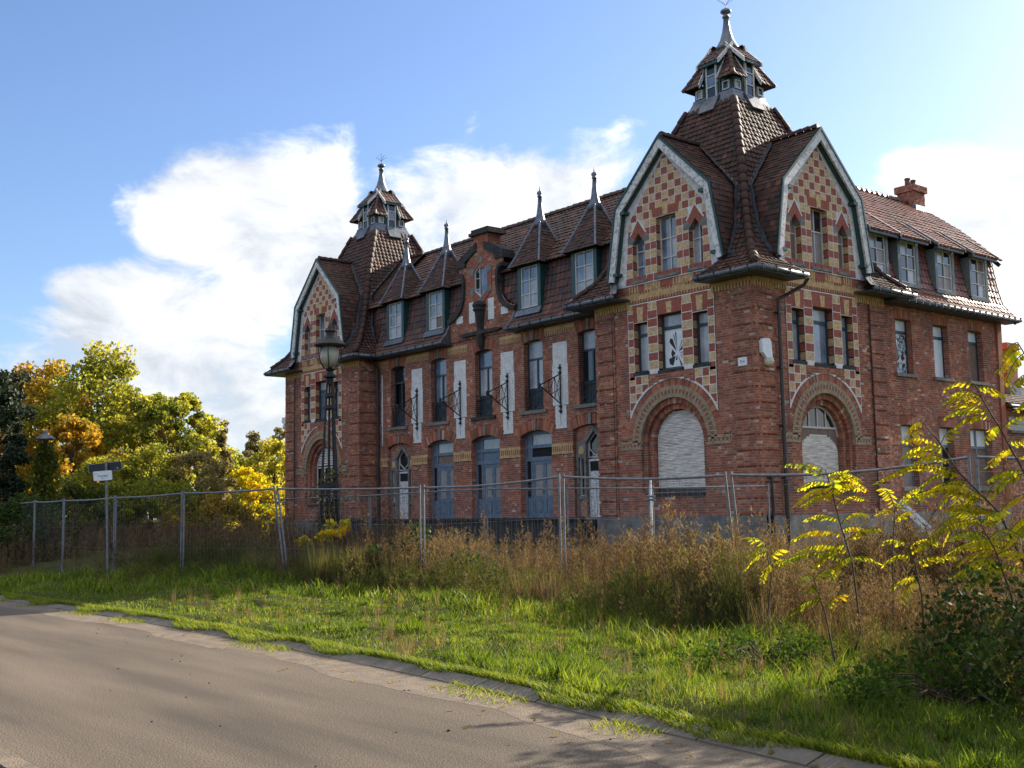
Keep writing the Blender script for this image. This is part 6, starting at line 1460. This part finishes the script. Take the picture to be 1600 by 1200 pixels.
mb = MB(); mb.lathe((LX, LYY, 0), [(.22, 5.80), (.40, 5.83), (.41, 5.86), (.33, 5.93), (.28, 5.98), (.17, 6.02), (.11, 6.1), (.10, 6.18), (.14, 6.2), (.14, 6.23), (.08, 6.26), (.06, 6.33), (.02, 6.42)], 12); mb.build('lamp_cap', 'iron', lamp)
iv = empty('ivy', (LX, LYY, 0), 'dark withered ivy and dead stems climbing the legs of the street lamp', 'ivy')
C = [(LX + random.gauss(0, .18), LYY + random.gauss(0, .18), z) for z in np.linspace(.2, 2.6, 40)]; V, F, R = leaf_cloud(C, 1500, np.full(40, .28), .085, seed=6, rmu=.3); np_mesh('leaves', V, F, 'leaf_brown', iv, rnd=R)
mb = MB()
for k in range(16): a = random.random() * 6.28; mb.path([(LX + .3 * math.cos(a), LYY + .3 * math.sin(a), 0), (LX + .25 * math.cos(a + 1), LYY + .25 * math.sin(a + 1), 1.0), (LX + .3 * math.cos(a + 2), LYY + .3 * math.sin(a + 2), 1.9 + random.random() * .9)], [.012, .009, .004], 4)
mb.build('stem', 'stem', iv)
# ivy clad post at the left
p = at(68, 40); t = empty('ivy_clad_post', (p.x, p.y, 0), 'old lamp post swallowed by green ivy under a pale cap', 'lamp post')
mb = MB(); mb.tube((p.x, p.y, -.1), (p.x, p.y, 4.35), .06, n=8); mb.build('post', 'iron', t)
mb = MB(); mb.lathe((p.x, p.y, 0), [(.26, 4.38), (.34, 4.40), (.34, 4.44), (.2, 4.54), (.08, 4.60), (.07, 4.68), (.02, 4.74)], 10); mb.build('lamp_cap', 'zinc', t)
C = [(p.x + random.gauss(0, .12) * (1 + (4 - z) * .35), p.y + random.gauss(0, .12) * (1 + (4 - z) * .35), z) for z in np.linspace(.1, 4.15, 60)]; V, F, R = leaf_cloud(C, 5200, np.linspace(.62, .30, 60), .12, seed=7, rmu=.3); np_mesh('leaves', V, F, 'leaf_lime', t, rnd=R)
# road sign
p = at(171, 27.6); zg = float(gh(p.x, p.y)); t = empty('street_sign', (p.x, p.y, zg), 'grey sign pole carrying a dark plate and a small white street name plate', 'sign')
dz = Vector((0, 0, 1)) * math.cos(.035) - Rh * math.sin(.035); base = Vector((p.x, p.y, zg - .1)); TOP = base + dz * (3.04 - zg)
mb = MB(); mb.tube(base, TOP, .03, n=10); mb.build('pole', 'galv', t)
class FrV:
    def __init__(s, o, t, n, u): s.o, s.t, s.n, s.u = o, t, n, u
    def p(s, a, d, z): return tuple(s.o + s.t * a + s.n * d + s.u * z)
tt = (Rh * math.cos(.1) + Vector((0, 0, 1)) * math.sin(.1)).normalized(); nn = -Fh; uu = nn.cross(tt).normalized()
if uu.z < 0: uu = -uu
def rrect(w, h, r):
    pts = []
    for cx, cz, a0 in ((w - r, h - r, 0), (-w + r, h - r, 90), (-w + r, -h + r, 180), (w - r, -h + r, 270)):
        for k in range(5): a = math.radians(a0 + k * 22.5); pts.append((cx + r * math.cos(a), cz + r * math.sin(a)))
    return pts
fs_ = FrV(TOP - Vector((0, 0, .10)) - Rh * .04, tt, nn, uu)
mb = MB(); mb.fprism(fs_, rrect(.40, .105, .03), -.06, -.035); bp = mb.build('dark_plate', 'black_plate', t)
mb = MB(); mb.fstrip(fs_, rrect(.405, .11, .03) + rrect(.405, .11, .03)[:1], rrect(.39, .095, .03) + rrect(.39, .095, .03)[:1], -.062, -.032); mb.build('plate_rim', 'galv', bp)
mb = MB(); mb.fbox(fs_, .28, .31, -.036, -.033, -.06, -.035); mb.build('sticker', 'plastic_cream', bp)
f2 = FrV(TOP - Vector((0, 0, .305)) - Rh * .065, (Rh * math.cos(.06) + Vector((0, 0, 1)) * math.sin(.06)).normalized(), nn, uu)
mb = MB(); mb.fprism(f2, rrect(.225, .115, .03), .034, .05); wp = mb.build('name_plate', 'plate_white', t)
text_mesh('Overdaal', .065, 'lettering', 'ink', wp, f2, .0, .053, -.005); text_mesh('laan', .045, 'lettering', 'ink', wp, f2, .0, .053, -.055); text_mesh('Zone', .035, 'lettering', 'ink', wp, f2, -.16, .053, .06)
for z in (-.07, -.33):
    q = TOP + dz * z; mb = MB(); mb.tube(q - nn * .05 - tt * .05, q - nn * .05 + tt * .05, .012, n=6); mb.tube(q - dz * .02, q + dz * .02, .036, n=10); mb.build('clamp', 'galv', t)
# leaning white plank behind the fence
q0, q1 = W3(1405, 785, 17.2), W3(1536, 905, 17.0); mb = MB(); d = (q1 - q0).normalized(); s_ = d.cross(Fh).normalized()
q1 = q0 + d * 2.3
for o_ in (-.035, .035):
    mb.hexa([tuple(v) for v in (q0 + s_ * (o_ - .022) - Fh * .02, q0 + s_ * (o_ + .022) - Fh * .02, q0 + s_ * (o_ + .022) + Fh * .02, q0 + s_ * (o_ - .022) + Fh * .02, q1 + s_ * (o_ - .022) - Fh * .02, q1 + s_ * (o_ + .022) - Fh * .02, q1 + s_ * (o_ + .022) + Fh * .02, q1 + s_ * (o_ - .022) + Fh * .02)])
mb.hexa([tuple(v) for v in (q0 - s_ * .03 + Fh * .005, q0 + s_ * .03 + Fh * .005, q0 + s_ * .03 + Fh * .018, q0 - s_ * .03 + Fh * .018, q1 - s_ * .03 + Fh * .005, q1 + s_ * .03 + Fh * .005, q1 + s_ * .03 + Fh * .018, q1 - s_ * .03 + Fh * .018)])
o = mb.build('white_plank', 'plate_white'); tag(o, 'white grooved plank leaning in the weeds behind the bent fence rail', 'plank')
# dark lump on the grass, stones and fallen leaves on the road
p = W3(70, 921, 1); d = (p - CAM); p = CAM + d * (1.52 / -d.z); mb = MB(); rg = random.Random(9)
ringp = [[(p.x + r * math.cos(a) * (1.1 + .3 * math.sin(3 * a)) * ux * 1 + r * math.sin(a) * .6 * vx, p.y + r * math.cos(a) * (1.1 + .3 * math.sin(3 * a)) * uy + r * math.sin(a) * .6 * vy, z + rg.uniform(-.012, .012)) for a in [k * math.pi / 6 for k in range(12)]] for r, z in ((.36, .02), (.35, .14), (.26, .2), (.08, .22))]
vs_ = sum(ringp, []); mb.add(vs_, [(j * 12 + k, j * 12 + (k + 1) % 12, (j + 1) * 12 + (k + 1) % 12, (j + 1) * 12 + k) for j in range(3) for k in range(12)] + [tuple(range(36, 48))])
o = mb.build('tarmac_lump', 'rubber'); tag(o, 'black lump of tarmac lying in the grass by the road bend', 'lump')
rg = random.Random(21); st = MB(); lf = MB()
for k in range(60):
    x = rg.uniform(-2, 18); y = kerb_y(x) - .35 - rg.random() ** 1.6 * 3.2; s_ = rg.uniform(.004, .011) * (1.6 if rg.random() < .06 else 1)
    st.lathe((x, y, 0), [(s_ * .8, .002), (s_, s_ * .35 + .003), (s_ * .4, s_ * .7 + .004)], 5, rot=rg.random())
o = st.build('road_grit', 'stone_dark', kind='stuff'); tag(o, 'scattered dark grit and small stones on the road', 'stones')
for k in range(120):
    x = rg.uniform(4, 19); y = kerb_y(x) - rg.random() ** 1.5 * 1.6 + .25; a = rg.random() * 6.28; l = rg.uniform(.02, .045); z = .03 if y > kerb_y(x) - .35 else .008
    if y > kerb_y(x): z = float(gh(x, y)) + .02
    c, s_ = math.cos(a) * l, math.sin(a) * l
    lf.add([(x - c, y - s_, z), (x + s_ * .5, y - c * .5, z + .008), (x + c, y + s_, z + rg.uniform(0, .015)), (x - s_ * .5, y + c * .5, z + .008)], [(0, 1, 2, 3)], rg.uniform(.3, 1))
o = lf.build('fallen_leaves', 'leaf_orange', kind='stuff'); tag(o, 'fallen orange and brown leaves along the road edge', 'leaves')
